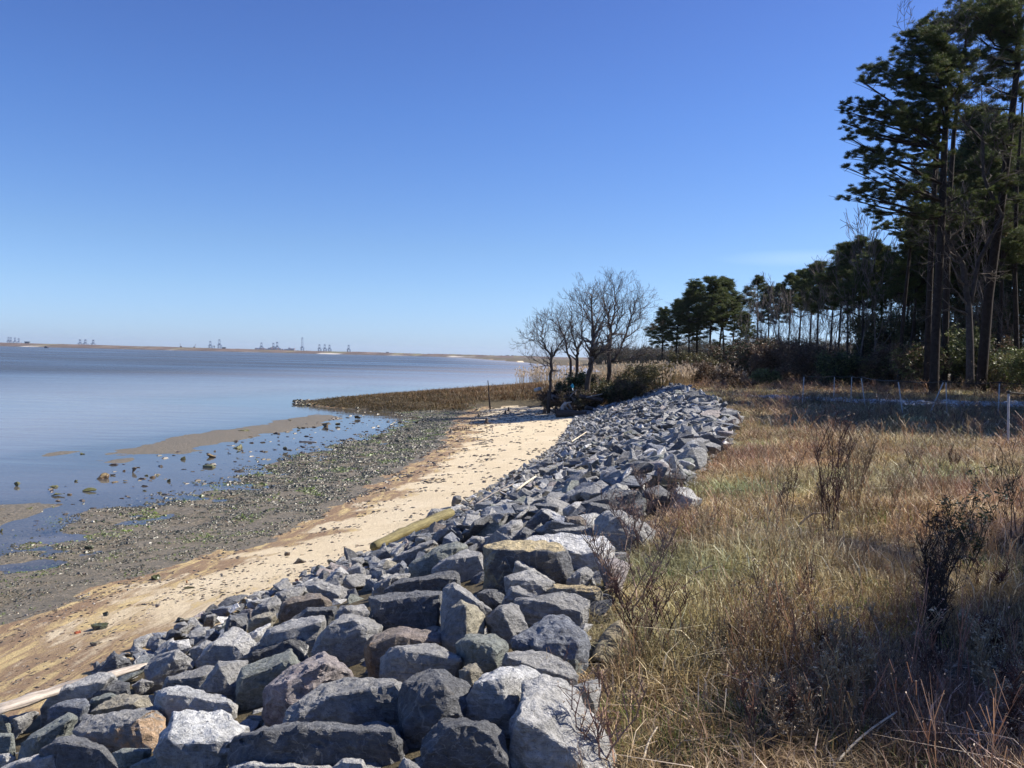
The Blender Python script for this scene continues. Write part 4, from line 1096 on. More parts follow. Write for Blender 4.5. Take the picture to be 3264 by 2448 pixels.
# second long grey limbs on the stones
for i, (x, y, x2, y2, rr, lab) in enumerate([(1100, 1165, 1950, 1240, .05, "long thin grey limb resting on the stones right of the fallen log"), (1480, 1060, 1900, 1120, .12, "thick dark branch end lying where stones meet the brush"),
        (1500, 770, 1950, 670, .035, "thin bare dead branch slanting up out of the brush"), (1830, 1150, 1790, 1050, .09, "short dark forked stub by the far stones"), (1300, 730, 1960, 850, .13, "dark fallen trunk in the brush behind the root mass")]):
    p0, p1 = W(x, y, D0 - 2 + i * .4), W(x2, y2, D0 - 2 + i * .4)
    timber("branch" if i != 4 else "log", p0, p1, rr, rr * .7, [GREYW, DARKW, GREYW, DARKW, DARKW][i], lab, "branch" if i != 4 else "log", 6, .1, 8, seed=70 + i)
# the big dark root masses
SOILM = attr_mat("root_soil", .95, .1, nscale=14, namp=.5, bumpd=.06)
def root_mass(x, y, x2, y2, d, label, seed):
    c = W((x + x2) / 2, (y + y2) / 2, d); k = d / FPX * PX / 8.848
    w, h = abs(x2 - x) * k, abs(y2 - y) * k; r = random.Random(seed)
    root = empty("root_mass", Vector((c.x, c.y, c.z - h / 2))); tag(root, label, "fallen tree")
    me = rock_mesh("soil", rand_points(r, (w / 2, w * .3, h / 2)), max(w, h), seed, (.028, .022, .018), None, 9, .10)
    me.materials.clear(); me.materials.append(SOILM)
    o = link("soil", me, root); o.location = (0, 0, h / 2)
    for q in range(16):
        a_ = r.uniform(0, 6.28); e = Vector((math.cos(a_) * w * .62, r.uniform(-.3, .1) * w, h / 2 + math.sin(a_) * h * .62))
        g = Geo(); limb(g, (r.uniform(-.2, .2) * w, -.1 * w, h / 2), e, .05, .012, seed * 50 + q, .15, 6, 5); link("root", g.mesh("root", DARKW if q % 3 else GREYW, True), root)
root_mass(880, 560, 1340, 920, D0 + 1, "high dark root mass of an overturned tree at the head of the beach", 5)
root_mass(160, 540, 900, 850, D0 + 3, "long low dark heap of uprooted soil left of the high root mass", 6)
p0, p1 = W(60, 560, D0 + 3.5), W(190, 520, D0 + 2.5)
timber("log", p0, p1, .10, .09, wood_material("blue_grey_log", (.30, .36, .42), (.12, .14, .17)), "short blue-grey log end on top of the low soil heap", "log", 10, 0, 4, seed=80)
# scrap of plastic
def plastic():
    d = D0 + .4; o0 = W(1100, 590, d)
    root = empty("plastic_scrap", o0); tag(root, "blue and white plastic scrap caught on top of the root mass", "plastic bag")
    for nm, pts, col in (("sheet", [(1050, 440), (1080, 395), (1110, 375), (1140, 420), (1145, 480), (1110, 505), (1070, 480)], (.03, .30, .45)), ("strip", [(1085, 500), (1120, 500), (1130, 570), (1115, 590), (1095, 560)], (.7, .76, .78))):
        bm = bmesh.new(); fr = [bm.verts.new(W(x, y, d + .05 * math.sin(i * 2.1)) - o0) for i, (x, y) in enumerate(pts)]
        c = bm.verts.new(sum((v.co for v in fr), Vector()) / len(fr) + Vector((0, -.06, 0))); c2 = bm.verts.new(c.co + Vector((0, .12, 0)))
        for i in range(len(fr)):
            bm.faces.new((fr[i], fr[(i + 1) % len(fr)], c)); bm.faces.new((fr[(i + 1) % len(fr)], fr[i], c2))
        me = bpy.data.meshes.new(nm); bm.to_mesh(me); bm.free()
        m, nt, b = mat("plastic_" + nm); b.inputs["Base Color"].default_value = (*col, 1); b.inputs["Roughness"].default_value = .35
        me.materials.append(m); link(nm, me, root)
plastic()

# ================================================================ THE FAR SHORE
FARM = attr_mat("far_land", .95, .1, nscale=.02, namp=.35)
CRANEM = attr_mat("crane_paint", .6, .3)
def far_shore():
    xs = np.concatenate([np.linspace(-5200, -2000, 12), np.linspace(-1950, 900, 330), np.linspace(950, 2600, 20)])
    g = []; rsx = np.random.RandomState(4)
    y0 = 2430 + 40 * fbm(xs, xs * 0, 700, 5)
    # further right the land runs on at a greater distance and sinks to a line
    y0 = y0 + np.clip((xs + 100) / 900, 0, 1) * 500
    prof = [(0, -.4), (6, .5), (22, 1.4), (60, 4.0), (130, 7.4), (240, 8.6), (700, 8.2), (1500, -2)]
    top = 1 + .09 * fbm(xs, xs * 0 + 3, 260, 6) + .05 * fbm(xs, xs * 0 + 9, 60, 7)
    top = top * (1 + .25 * np.clip((-600 - xs) / 800, 0, 1))
    V = []; C = []
    n4 = fbm(xs, xs * 0, 220, 12); n5 = fbm(xs, xs * 0, 60, 13)
    for j, (dy, z) in enumerate(prof):
        V.append(np.stack([xs, y0 + dy, (z * top) if z > 0 else np.full_like(xs, z)], 1))
        beach = np.clip(n4 * 2 - .3, 0, 1)[:, None]
        if j <= 2:
            c = np.array([(.11, .085, .07)]) * (1 - beach) + np.array([(.52, .47, .42)]) * beach
        else:
            c = np.array([(.135, .095, .075)]) * (1 + .25 * n5[:, None]) + np.array([(.02, .05, .0)]) * np.clip(n4 + n5, 0, 1)[:, None]
        C.append(c)
    nx = len(xs); ii = (np.arange(len(prof) - 1)[:, None] * nx + np.arange(nx - 1)[None]).ravel()
    o = link("far_shore", np_mesh("far_shore", np.concatenate(V), np.stack([ii, ii + 1, ii + nx + 1, ii + nx], 1), FARM, np.concatenate(C), True))
    tag(o, kind="structure")
    # low scrub along its crest
    n = 1500
    sx = rsx.uniform(-2400, 1800, n); sy = 2430 + np.clip((sx + 100) / 900, 0, 1) * 500 + rsx.uniform(120, 600, n)
    s = rsx.uniform(2, 6, n) * (.35 + .65 * np.clip(fbm(sx, sx * 0, 330, 15) + .1, 0, 1)); 
    V, F, CC = scatter(SHV, np.stack([sx, sy, np.full(n, 7.8)], 1), rsx.uniform(0, 6, n), np.stack([s * 2.4, s * 2.2, s * 1.1], 1), np.tile((.075, .07, .05), (n, 1)) * rsx.uniform(.7, 1.3, (n, 1)), rsx.randint(0, 8, n))
    tag(link("far_scrub", np_mesh("far_scrub", V, F, FARM, CC)), kind="stuff")
far_shore()

# ship-to-shore cranes: portal legs, boom housing, lattice mast or raised boom
def crane(px, top, wpx, label, col, group, mode="mast", d=7000.0):
    c = at_dist(px, 1118, d); k = d / FPX * PX
    H = (proj((c.x, d, 0))[1] - top) * k                    # height above the water level
    w = wpx * k
    root = empty("gantry_crane", (c.x, d, 0)); tag(root, label, "crane", group)
    ph = H * (.52 if mode != "tall" else .34)
    t = w * .15
    for sx in (-1, 1):
        g = Geo(); g.box((sx * w * .42, 0, ph / 2), (t, t * 1.3, ph), col); link("leg", g.mesh("leg", CRANEM), root)
    for sx in (-1, 1):
        g = Geo(); g.box((sx * w * .42, 22, ph / 2), (t * .8, t * 1.3, ph), col); link("leg", g.mesh("leg", CRANEM), root)
    g = Geo(); g.box((0, 0, ph * .98), (w * 1.06, 26, ph * .11), col); g.box((0, 0, ph * .62), (w * .8, t, ph * .07), col)
    link("portal_beam", g.mesh("portal_beam", CRANEM), root)
    g = Geo(); g.box((0, 4, ph * 1.14), (w * .5, 20, ph * .22), [v * .8 for v in col]); link("machinery_house", g.mesh("machinery_house", CRANEM), root)
    g = Geo(); mw = w * .30; mt = w * .09; z0, z1 = ph * 1.05, H
    for sx in (-1, 1):
        g.tube([(sx * mw, 0, z0), (sx * mw * .75, 0, z1)], mt * .6, 4, col)
    nz = 6 if mode == "tall" else 3
    for i in range(nz + 1):
        z = z0 + (z1 - z0) * i / nz; g.box((0, 0, z - mt * .5), (mw * 1.9, mt, mt), col)
    g.box((0, 0, z1 - mt * 2), (mw * 1.7, mt * 1.5, mt * 3), col)
    link("mast", g.mesh("mast", CRANEM), root)
    if mode == "side":
        g = Geo()
        g.tube([(-w * .7, 0, H * 1.0), (-w * .1, 0, H * .72), (w * .5, 0, ph)], w * .045, 4, col)
        g.tube([(-w * .2, 0, H * .92), (w * .5, 0, ph * 1.2)], w * .03, 4, col)
        link("boom", g.mesh("boom", CRANEM), root)
    return root
PALE = (.30, .34, .40); BLUE = (.05, .10, .20); MID = (.08, .13, .22)
CG1 = "far container cranes in silhouette"
side_names = ["leftmost", "second", "third", "rightmost"]
for i, (x, t) in enumerate([(27, 1074), (35, 1075), (48, 1076), (60, 1078)]):
    crane(x, t, 9, "%s of the four pale cranes crowded at the far left of the horizon" % side_names[i], PALE, CG1, "side", 7600)
for i, (x, t) in enumerate([(255, 1082), (272, 1082), (297, 1083)]):
    crane(x, t, 12, "%s of the three cranes right of the four pale ones" % ["left", "middle", "right one set apart"][i], (.20, .24, .31), CG1, "mast", 7400)
crane(670, 1087, 10, "dark blue crane left of a round tank on the horizon", MID, CG1)
crane(699, 1082, 10, "dark blue crane with a taller mast right of the round tank", MID, CG1)
for i, (x, t) in enumerate([(833, 1092), (871, 1093), (883, 1090)]):
    crane(x, t, 10, "%s crane rising behind the container stacks" % ["left single", "middle", "right tallest"][i], BLUE, CG1, "mast", 6500)
crane(963, 1076, 9.5, "tallest crane with its boom raised straight up right of the container stacks", BLUE, CG1, "tall", 6500)
for i, (x, t) in enumerate([(1018, 1098), (1035, 1098), (1050, 1099)]):
    crane(x, t, 9.5, "%s of three cranes standing together right of the tallest crane" % ["left", "middle", "right"][i], BLUE, CG1, "mast", 6500)
crane(1111, 1100, 9.5, "solitary crane farthest to the right on the horizon", BLUE, CG1, "mast", 6500)
# round tank, sheds, lattice boom
def tank():
    d = 5200.0; c = at_dist(683, 1108, d); k = d / FPX * PX
    root = empty("water_tank", (c.x, d, 0)); tag(root, "small round elevated tank between two dark blue cranes", "tank")
    h = (proj((c.x, d, 0))[1] - 1102) * k
    me = bpy.data.meshes.new("bowl"); bm = bmesh.new(); bmesh.ops.create_uvsphere(bm, u_segments=12, v_segments=8, radius=3 * k); bm.to_mesh(me); bm.free(); me.materials.append(FARM)
    a = me.color_attributes.new("Col", 'FLOAT_COLOR', 'POINT'); a.data.foreach_set("color", np.tile((.2, .24, .28, 1), (len(me.vertices), 1)).astype(np.float32).ravel())
    o = link("bowl", me, root); o.location = (0, 0, h - 2 * k)
    g = Geo(); g.tube([(0, 0, 0), (0, 0, h - 3 * k)], k * .9, 8, (.2, .24, .28)); link("stem", g.mesh("stem", FARM), root)
tank()
def shed(px0, px1, top, d, label, col):
    a, b = at_dist(px0, 1110, d), at_dist(px1, 1110, d); k = d / FPX * PX
    z1 = (proj(((a.x + b.x) / 2, d, 0))[1] - top) * k; w = b.x - a.x
    root = empty("shed", ((a.x + b.x) / 2, d, 0)); tag(root, label, "building")
    g = Geo(); g.box((0, 0, z1 * .45), (w, w * .5, z1 * .9), col); link("wall", g.mesh("wall", FARM), root)
    g = Geo(); g.box((0, 0, z1 * .95), (w * 1.08, w * .55, z1 * .09), [v * .6 for v in col]); link("roof", g.mesh("roof", FARM), root)
shed(80, 94, 1088.5, 2700, "small dark flat-roofed shed on the far shore near the left edge", (.10, .12, .13))
shed(709, 719, 1106.5, 2700, "small dark shed on the far shore right of the dark blue cranes", (.06, .07, .09))
shed(1231, 1240, 1122, 3000, "tiny grey shed on the far shore at the middle of the photo", (.25, .26, .27))
def small_boat():
    p = at_z(148, 1110, 0.0); d = p.y; 
    d = 1500.0; p = at_dist(148, 1110, d); k = d / FPX * PX
    root = empty("work_boat", (p.x, d, 0)); tag(root, "small dark work boat close to the far shore on the left", "boat")
    g = Geo(); L = 12 * k
    g.add([(-L / 2, -1.6, 0), (L * .42, -1.6, 0), (L / 2, 0, 0), (L * .42, 1.6, 0), (-L / 2, 1.6, 0), (-L / 2, -1.9, 1.5), (L * .44, -1.9, 1.5), (L * .56, 0, 1.8), (L * .44, 1.9, 1.5), (-L / 2, 1.9, 1.5)],
          [(0, 1, 6, 5), (1, 2, 7, 6), (2, 3, 8, 7), (3, 4, 9, 8), (4, 0, 5, 9), (5, 6, 8, 9)], (.05, .05, .07))
    link("hull", g.mesh("hull", FARM), root)
    g = Geo(); g.box((-L * .12, 0, 2.4), (L * .5, 2.6, 1.9), (.07, .07, .09)); link("cabin", g.mesh("cabin", FARM), root)
small_boat()
def lattice(px0, y0, px1, y1, label):
    d = 3000.0; a = at_dist(px0, y0, d); b = at_dist(px1, y1, d)
    root = empty("crawler_crane", a); tag(root, label, "crane")
    g = Geo(); v = b - a
    for o_ in (-.9, .9): g.tube([(o_, 0, 0), (v.x + o_ * .5, 0, v.z)], .45, 4, (.30, .30, .33))
    for i in range(6): g.tube([(v.x * i / 6 - .8, 0, v.z * i / 6), (v.x * (i + 1) / 6 + .8, 0, v.z * (i + 1) / 6)], .3, 4, (.30, .30, .33))
    link("boom", g.mesh("boom", FARM), root)
    g = Geo(); g.box((0, 0, .8), (6, 4, 4), (.12, .1, .1)); link("cab", g.mesh("cab", FARM), root)
lattice(619, 1108, 624, 1097, "thin leaning crane boom on the far shore left of the dark blue cranes")
lattice(577, 1106, 574, 1094, "faint thin crane boom on the far shore farther left")
# stacks of shipping containers in front of the cranes
r = random.Random(12)
for i in range(24):
    d = 6000.0; x = 816 + i * 5.3 + r.uniform(-1, 1); gap = 905 < x < 910
    if gap: continue
    c = at_dist(x, 1115, d); k = d / FPX * PX
    top = 1115 - r.choice([3.5, 5, 6, 7.5]) + (1 if x > 900 else 0) * .6
    zt = (proj((c.x, d, 0))[1] - top) * k; w = r.uniform(3.5, 6.5) * k
    g = Geo(); nl = 4
    for q in range(nl):
        col = r.choice([(.07, .08, .19), (.16, .07, .08), (.10, .11, .22), (.24, .24, .30), (.13, .08, .13)])
        g.box((r.uniform(-.05, .05) * w, r.uniform(-2, 2), zt * (q + .5) / nl), (w * r.uniform(.8, 1.02), 30, zt / nl * .96), col)
    o = link("container_stack", g.mesh("container_stack", FARM)); o.location = (c.x, d, 0)
    tag(o, "dark blue and purple stack of shipping containers on the horizon", "containers", "container stacks below the cranes")

# ================================================================ HAZE
bm = bmesh.new(); bmesh.ops.create_cube(bm, size=1.0)
me = bpy.data.meshes.new("haze"); bm.to_mesh(me); bm.free()
hz = link("haze", me); hz.scale = (16000, 17000, 145); hz.location = (0, 8000, 145 / 2 - 12)
hm = bpy.data.materials.new("air_haze"); hm.use_nodes = True; hm.node_tree.nodes.clear()
ho = hm.node_tree.nodes.new("ShaderNodeOutputMaterial"); hv = hm.node_tree.nodes.new("ShaderNodeVolumePrincipled")
hv.inputs["Color"].default_value = (.72, .84, 1.0, 1); hv.inputs["Density"].default_value = 5.0e-5; hv.inputs["Anisotropy"].default_value = .25
hm.node_tree.links.new(hv.outputs[0], ho.inputs["Volume"])
hz.data.materials.append(hm); tag(hz, kind="stuff")

# ================================================================ TREES
BARKM = attr_mat("bark", .9, .15, nscale=5, namp=.45, bumpd=.03)
NEEDLEM = attr_mat("needles", .55, .3, trans=.38)
LEAFM = attr_mat("leaves", .5, .4, trans=.25)
STRAWM = attr_mat("dry_stems", .55, .35, trans=.30)

def seg_mesh(S, R0, R1, C, sides=3):
    """S (n,2,3) segments -> prisms"""
    S = np.asarray(S); a, b = S[:, 0], S[:, 1]; d = b - a; d /= np.linalg.norm(d, axis=1)[:, None] + 1e-9
    ref = np.where(np.abs(d[:, 2:3]) < .8, np.array([[0, 0, 1.0]]), np.array([[1.0, 0, 0]]))
    u = np.cross(d, ref); u /= np.linalg.norm(u, axis=1)[:, None] + 1e-9; v = np.cross(d, u)
    ang = np.arange(sides) * 2 * math.pi / sides
    ring = np.cos(ang)[None, :, None] * u[:, None] + np.sin(ang)[None, :, None] * v[:, None]
    V = np.concatenate([a[:, None] + ring * np.asarray(R0)[:, None, None], b[:, None] + ring * np.asarray(R1)[:, None, None]], 1)
    j = np.arange(sides); k = (j + 1) % sides
    f = np.stack([j, k, k + sides, j + sides], 1)
    F = f[None] + (np.arange(len(S)) * 2 * sides)[:, None, None]
    return V.reshape(-1, 3), F.reshape(-1, 4), np.tile(np.asarray(C, float), (len(S) * 2 * sides, 1))

def grow(r, p, d, L, rad0, depth, out, up=.12, wander=.16, kids=(4, 7), ratio=.55, minr=.008, spread=.75):
    n = max(3, int(4 + depth)); p = np.array(p, float); d = np.array(d, float); d /= np.linalg.norm(d)
    pts = [p]; step = L / n; rr = rad0
    for i in range(n):
        d = d + np.array([r.gauss(0, wander), r.gauss(0, wander), r.gauss(0, wander) + up * .5]); d /= np.linalg.norm(d)
        q = p + d * step; r1 = max(minr, rad0 * (1 - .8 * (i + 1) / n))
        out.append((p, q, rr, r1)); p, rr = q, r1; pts.append((q))
        if depth > 0 and i >= 1:
            kn = r.randint(*kids) / n
            m = int(kn) + (r.random() < kn - int(kn))
            for _ in range(m):
                a = np.array([r.gauss(0, 1), r.gauss(0, 1), r.gauss(0, 1)]); a -= a.dot(d) * d; a /= np.linalg.norm(a) + 1e-9
                nd = d * r.uniform(.55, 1) + a * spread * r.uniform(.7, 1.2) + np.array([0, 0, up])
                grow(r, p, nd, L * ratio * r.uniform(.75, 1.25) * (1 - .3 * i / n), max(minr, rr * .62), depth - 1, out, up, wander, kids, ratio, minr, spread)
    if depth > 0:
        for _ in range(2):
            a = np.array([r.gauss(0, .5), r.gauss(0, .5), r.gauss(0, .5)])
            grow(r, p, d + a, L * ratio, max(minr, rr * .9), depth - 1, out, up, wander, kids, ratio, minr, spread)

def segs_to_geo(g, out, col, thick=.05):
    S = np.array([(a, b) for a, b, _, _ in out]); r0 = np.array([o[2] for o in out]); r1 = np.array([o[3] for o in out])
    t = r0 > thick
    if t.any(): g.add(*seg_mesh(S[t], r0[t], r1[t], col, 6))
    if (~t).any(): g.add(*seg_mesh(S[~t], r0[~t], r1[~t], col, 3))

# ---- the bare trees on the point
GREYBARK = (.13, .108, .095)
def c3w(x, y, d): return at_dist(1600 + x / 3.4567, 860 + y / 3.4567, d)
def bare_tree(stems, d, label, seed, L=2.0, depth=2, tw=.0048, dens=.9):
    r = random.Random(seed)
    base = c3w(*stems[0][0][0], d); base.z = gz(base.x, base.y) - .1
    root = empty("bare_tree", base); tag(root, label, "tree", None)
    gt = Geo(); gb = Geo(); b0 = np.array(base)
    for k, (pl, r0, r1) in enumerate(stems):
        P = [np.array(c3w(x, y, d + (r.uniform(-.8, .8) * i if k or i > 2 else 0) * .5)) - b0 for i, (x, y) in enumerate(pl)]
        if k == 0: P[0][2] = 0
        # resample
        T = np.linspace(0, len(P) - 1, (len(P) - 1) * 4 + 1); A = np.array(P)
        Q = np.stack([np.interp(T, np.arange(len(P)), A[:, c]) for c in range(3)], 1)
        Q[1:-1] += np.array([[r.gauss(0, .03) for _ in range(3)] for _ in range(len(Q) - 2)])
        rd = np.interp(T, [0, len(P) - 1], [r0, r1])
        gt.tube(Q, rd * .68, 7, (.07, .056, .048))
        out = []
        n = len(Q)
        for i in range(int(n * (.45 if k == 0 else .2)), n):
            t = i / (n - 1); dd = Q[min(i + 1, n - 1)] - Q[max(i - 1, 0)]; dd /= np.linalg.norm(dd) + 1e-9
            for _ in range(2 if r.random() < .55 * dens else 1):
                a = np.array([r.gauss(0, 1), r.gauss(0, .8), r.gauss(0, .6)]); a -= a.dot(dd) * dd; a /= np.linalg.norm(a) + 1e-9
                grow(r, Q[i], dd * .7 + a * .85 + np.array([0, 0, .25]), L * r.uniform(.5, .98) * (1.05 - .3 * t), max(.018, rd[i] * .45), depth, out, .10, .15, (3, 4), .52, tw)
        grow(r, Q[-1], Q[-1] - Q[-3], L * .5, r1, depth, out, .10, .15, (3, 4), .56, tw)
        segs_to_geo(gb, out, GREYBARK)
    link("trunk", gt.mesh("trunk", BARKM, True), root)
    link("branches", gb.mesh("branches", BARKM), root)
    return root
bare_tree([([(520, 1300), (540, 1150), (545, 960)], .14, .10), ([(545, 970), (475, 850), (435, 720), (450, 640)], .08, .03), ([(548, 960), (600, 880), (680, 770), (700, 700)], .08, .03), ([(540, 1050), (470, 1055), (390, 1010)], .035, .015), ([(470, 850), (360, 780), (290, 780)], .03, .012)], 46.0,
          "smallest bare tree, nearest the water, with a low forked trunk", 11, 1.15)
bare_tree([([(770, 1120), (760, 1030), (715, 890), (700, 770), (640, 640)], .13, .04), ([(700, 780), (620, 620), (560, 560)], .05, .02)], 50.0, "bare tree leaning left behind the smallest one", 12, 1.35)
bare_tree([([(815, 1120), (830, 1000), (832, 900)], .15, .12), ([(832, 900), (790, 780), (755, 600), (770, 480)], .09, .03), ([(832, 900), (880, 770), (885, 600), (880, 450)], .08, .03)], 52.0, "bare tree with a narrow V-shaped fork in the middle of the clump", 13, 1.45)
bare_tree([([(935, 1300), (950, 1160), (990, 1000), (1000, 860), (1012, 740)], .24, .15), ([(1012, 745), (1005, 600), (985, 420), (990, 300)], .12, .035), ([(1010, 760), (1080, 640), (1130, 520), (1140, 400)], .09, .03), ([(1000, 985), (1090, 900), (1160, 815), (1260, 640), (1320, 480)], .12, .03), ([(1005, 620), (940, 520), (900, 400)], .05, .02)], 46.5,
          "largest bare tree with a thick dark trunk at the head of the beach", 14, 1.6)
bare_tree([([(1165, 1180), (1172, 1000), (1185, 800), (1190, 650), (1170, 520)], .22, .08), ([(1190, 650), (1240, 480), (1250, 330), (1240, 240)], .09, .03), ([(1175, 540), (1130, 380), (1120, 260)], .07, .025)], 51.0, "tall straight bare tree right of the largest one", 15, 1.6)
bare_tree([([(1175, 1150), (1190, 1020), (1270, 940), (1340, 780), (1400, 600)], .16, .07), ([(1400, 600), (1450, 430), (1480, 330)], .07, .025), ([(1350, 760), (1450, 680), (1530, 640)], .06, .02), ([(1400, 590), (1500, 540), (1560, 430)], .05, .02), ([(1190, 1020), (1400, 985), (1560, 930)], .05, .02)], 53.0,
          "bare tree leaning far to the right at the right side of the clump", 16, 1.5)

# ---- pines
def tuft_variant(r, n=13, L=1.0, w=.085, upb=.2):
    g = Geo()
    for i in range(n):
        a = r.uniform(0, 6.28); e = r.uniform(-.35, 1.0)
        d = np.array([math.cos(a) * math.cos(e), math.sin(a) * math.cos(e), math.sin(e) + upb]); d /= np.linalg.norm(d)
        s = np.cross(d, [r.gauss(0, 1), r.gauss(0, 1), r.gauss(0, 1)]); s /= np.linalg.norm(s)
        l = L * r.uniform(.7, 1.05); sh = r.uniform(.7, 1.3)
        g.add([-s * w * .3 + d * l * .06, s * w * .3 + d * l * .06, s * w * .5 + d * l * .6, d * l], [(0, 1, 2, 3)], (sh, sh, sh * r.uniform(.8, 1.1)))
    return g.arrays()
r_ = random.Random(9)
TUFT = [tuft_variant(r_) for _ in range(10)]
PINEG = np.array([(.055, .078, .026), (.075, .098, .030), (.10, .12, .036), (.045, .062, .025), (.13, .105, .045)])
def pads_mesh(name, pads, tsize, dens, seed, vert=.55, extra=None):
    """pads: list of (center, radius)"""
    rr = np.random.RandomState(seed); P = []; 
    for c, rad_ in pads:
        n = max(5, int(dens * rad_ ** 2)); v = rr.normal(size=(n, 3)); v /= np.linalg.norm(v, axis=1)[:, None]
        # lumpy sub-clusters inside each pad
        sub = rr.normal(size=(max(3, n // 14), 3)); sub /= np.linalg.norm(sub, axis=1)[:, None]; sub *= rr.uniform(.35, 1, (len(sub), 1))
        q = sub[rr.randint(0, len(sub), n)] + v * .30 * rr.rand(n, 1) ** .5
        q[:, 2] *= vert
        P.append(np.array(c) + q * rad_)
    P = np.concatenate(P); n = len(P)
    col = PINEG[rr.choice(5, n, p=[.3, .3, .2, .14, .06])] * rr.uniform(.75, 1.3, (n, 1))
    V, F, C = scatter(TUFT, P, rr.uniform(0, 6.28, n), tsize * rr.uniform(.7, 1.3, n), col, rr.randint(0, len(TUFT), n))
    return np_mesh(name, V, F, NEEDLEM, C), P
PBARK = (.038, .030, .026)
def pine_from(pads, trunk, radii, seed, tsize=.30, dens=55, col=PBARK, fill=False, vert=.6):
    """trunk polyline (local coords, z up), limbs run from the trunk to each pad"""
    r = random.Random(seed); g = Geo()
    A = np.array(trunk, float); T = np.linspace(0, len(A) - 1, (len(A) - 1) * 5 + 1)
    Q = np.stack([np.interp(T, np.arange(len(A)), A[:, c]) for c in range(3)], 1)
    rd = np.interp(T, np.arange(len(A)), radii)
    g.tube(Q, rd, 9, col)
    out = []
    for c, pr in pads:
        c = np.array(c); zt = c[2] - np.linalg.norm(c[:2] - A[-1][:2]) * r.uniform(.05, .45) - pr * .3
        i = int(np.argmin(np.abs(Q[:, 2] - zt))); s = Q[i]
        if np.linalg.norm(c - s) < .3: continue
        mid = s + (c - s) * .5 + np.array([r.gauss(0, .15), r.gauss(0, .15), r.uniform(-.35, .15)])
        pts = [s, s + (mid - s) * .55, mid, mid + (c - mid) * .5 + np.array([0, 0, -.08 * pr]), c]
        lr = min(rd[i] * .6, .035 + .011 * np.linalg.norm(c - s) + pr * .01)
        for k in range(4): out.append((pts[k], pts[k + 1], lr * (1 - k * .2), lr * (1 - (k + 1) * .2)))
        for _ in range(int(4 + pr * 3)):
            e = c + np.array([r.gauss(0, .55), r.gauss(0, .55), r.gauss(0, .28)]) * pr
            st = pts[r.choice([2, 3, 3, 4])]; m_ = st + (e - st) * .5 + np.array([0, 0, r.uniform(-.12, .05) * pr])
            out.append((st, m_, .022, .016)); out.append((m_, e, .016, .010))
    segs_to_geo(g, out, col, .045)
    tm = g.mesh("trunk", BARKM, True)
    more = []
    if fill:
        for c, pr in pads:
            c = np.array(c); i = int(np.argmin(np.abs(Q[:, 2] - c[2] + .6))); v = Q[i] - c; dl = np.linalg.norm(v)
            for q in range(int(min(5, dl / (pr * .8)))):
                more.append((c + v * (q + 1) * pr * .8 / dl + np.array([r.gauss(0, .3), r.gauss(0, .3), r.gauss(0, .3)]), pr * r.uniform(.6, 1.0)))
    cm, _ = pads_mesh("crown", pads + more, tsize, dens, seed, vert)
    return tm, cm
def put_tree(name, tm, cm, loc, label, group=None, rz=0, s=1.0):
    root = empty(name, loc, rz); root.scale = (s, s, s); tag(root, label, "tree", group)
    link("trunk", tm, root)
    if cm: link("crown", cm, root)
    return root

# big pines by the path, drawn from the photo
def c5w(x, y, d): return at_dist(2500 + x / 2.37, y / 2.37, d)
def big_pine(trunk_px, radii, padpx, d, label, seed, dens=42, tsize=.19, zjit=2.2):
    radii = [v * .62 for v in radii]; dens *= 9
    r = random.Random(seed)
    P = [at_dist(x, y, d) for x, y in trunk_px]
    base = P[0].copy(); base.z = gz(base.x, base.y) - .2; b0 = np.array(base)
    P = [np.array(p) - b0 for p in P]; P[0][2] = 0
    pads = []
    for (x, y, rpx) in padpx:
        dd = d + r.uniform(-zjit, zjit); c = c5w(x, y, dd); pr = rpx * 1.28 / 2.37 * dd / FPX * PX
        pads.append((np.array(c) - b0, pr))
        if rpx > 70:
            dd = d + r.uniform(-zjit, zjit); c = c5w(x + r.uniform(-.5, .5) * rpx, y + r.uniform(-.4, .4) * rpx, dd); pads.append((np.array(c) - b0, pr * .75))
    tm, cm = pine_from(pads, P, radii, seed, tsize, dens, PBARK, True, .62)
    return put_tree("pine_tree", tm, cm, base, label)
PADA = [(1040,230,100),(920,270,70),(860,360,55),(1150,280,90),(700,510,70),(610,520,52),(570,600,45),(780,470,60),(860,560,70),(700,620,55),(1000,420,90),(1000,600,90),(1150,500,90),(900,700,60),
 (480,800,50),(440,835,35),(600,790,48),(700,800,50),(520,880,42),(455,930,36),(620,900,50),(760,880,60),(470,1030,42),(560,1000,50),(700,980,60),(850,850,75),(950,950,75),(1050,800,75),(1080,1000,60),(850,1060,60),
 (520,1180,50),(600,1140,60),(690,1130,52),(480,1270,42),(600,1250,50),(760,1260,42),(900,1180,50),(1000,1120,50),
 (450,1490,42),(550,1440,60),(650,1420,60),(760,1400,52),(620,1500,42),(850,1480,50),(620,1590,36),(700,1600,50),(950,1420,50),(1000,1560,55),(880,1600,50),
 (1250,400,90),(1330,600,70),(1380,720,48),(1330,450,75),(1230,160,70),(1120,900,60),(1200,720,70)]
big_pine([(2977,1225), (2985,1000), (3002,696), (3012,422), (3027,295), (3010,160), (2960,95)], [.42, .37, .32, .27, .22, .14, .06], PADA, 48,
         "tallest pine at the left of the near stand, with long level boughs reaching left", 101)
PADB = [(1400,100,100),(1310,110,70),(1550,100,110),(1650,250,90),(1500,420,80),(1600,500,90),(1480,600,60),(1700,60,100),(1600,700,65),(1560,820,42),(1580,1060,50),(1640,960,50),(1480,180,85),(1620,1350,65),(1760,1350,55),(1750,1500,65),(1500,1450,50),(1760,900,55),(1780,650,60),(1420,250,60),(1560,-60,110),(1700,-80,110),(1450,-30,60)]
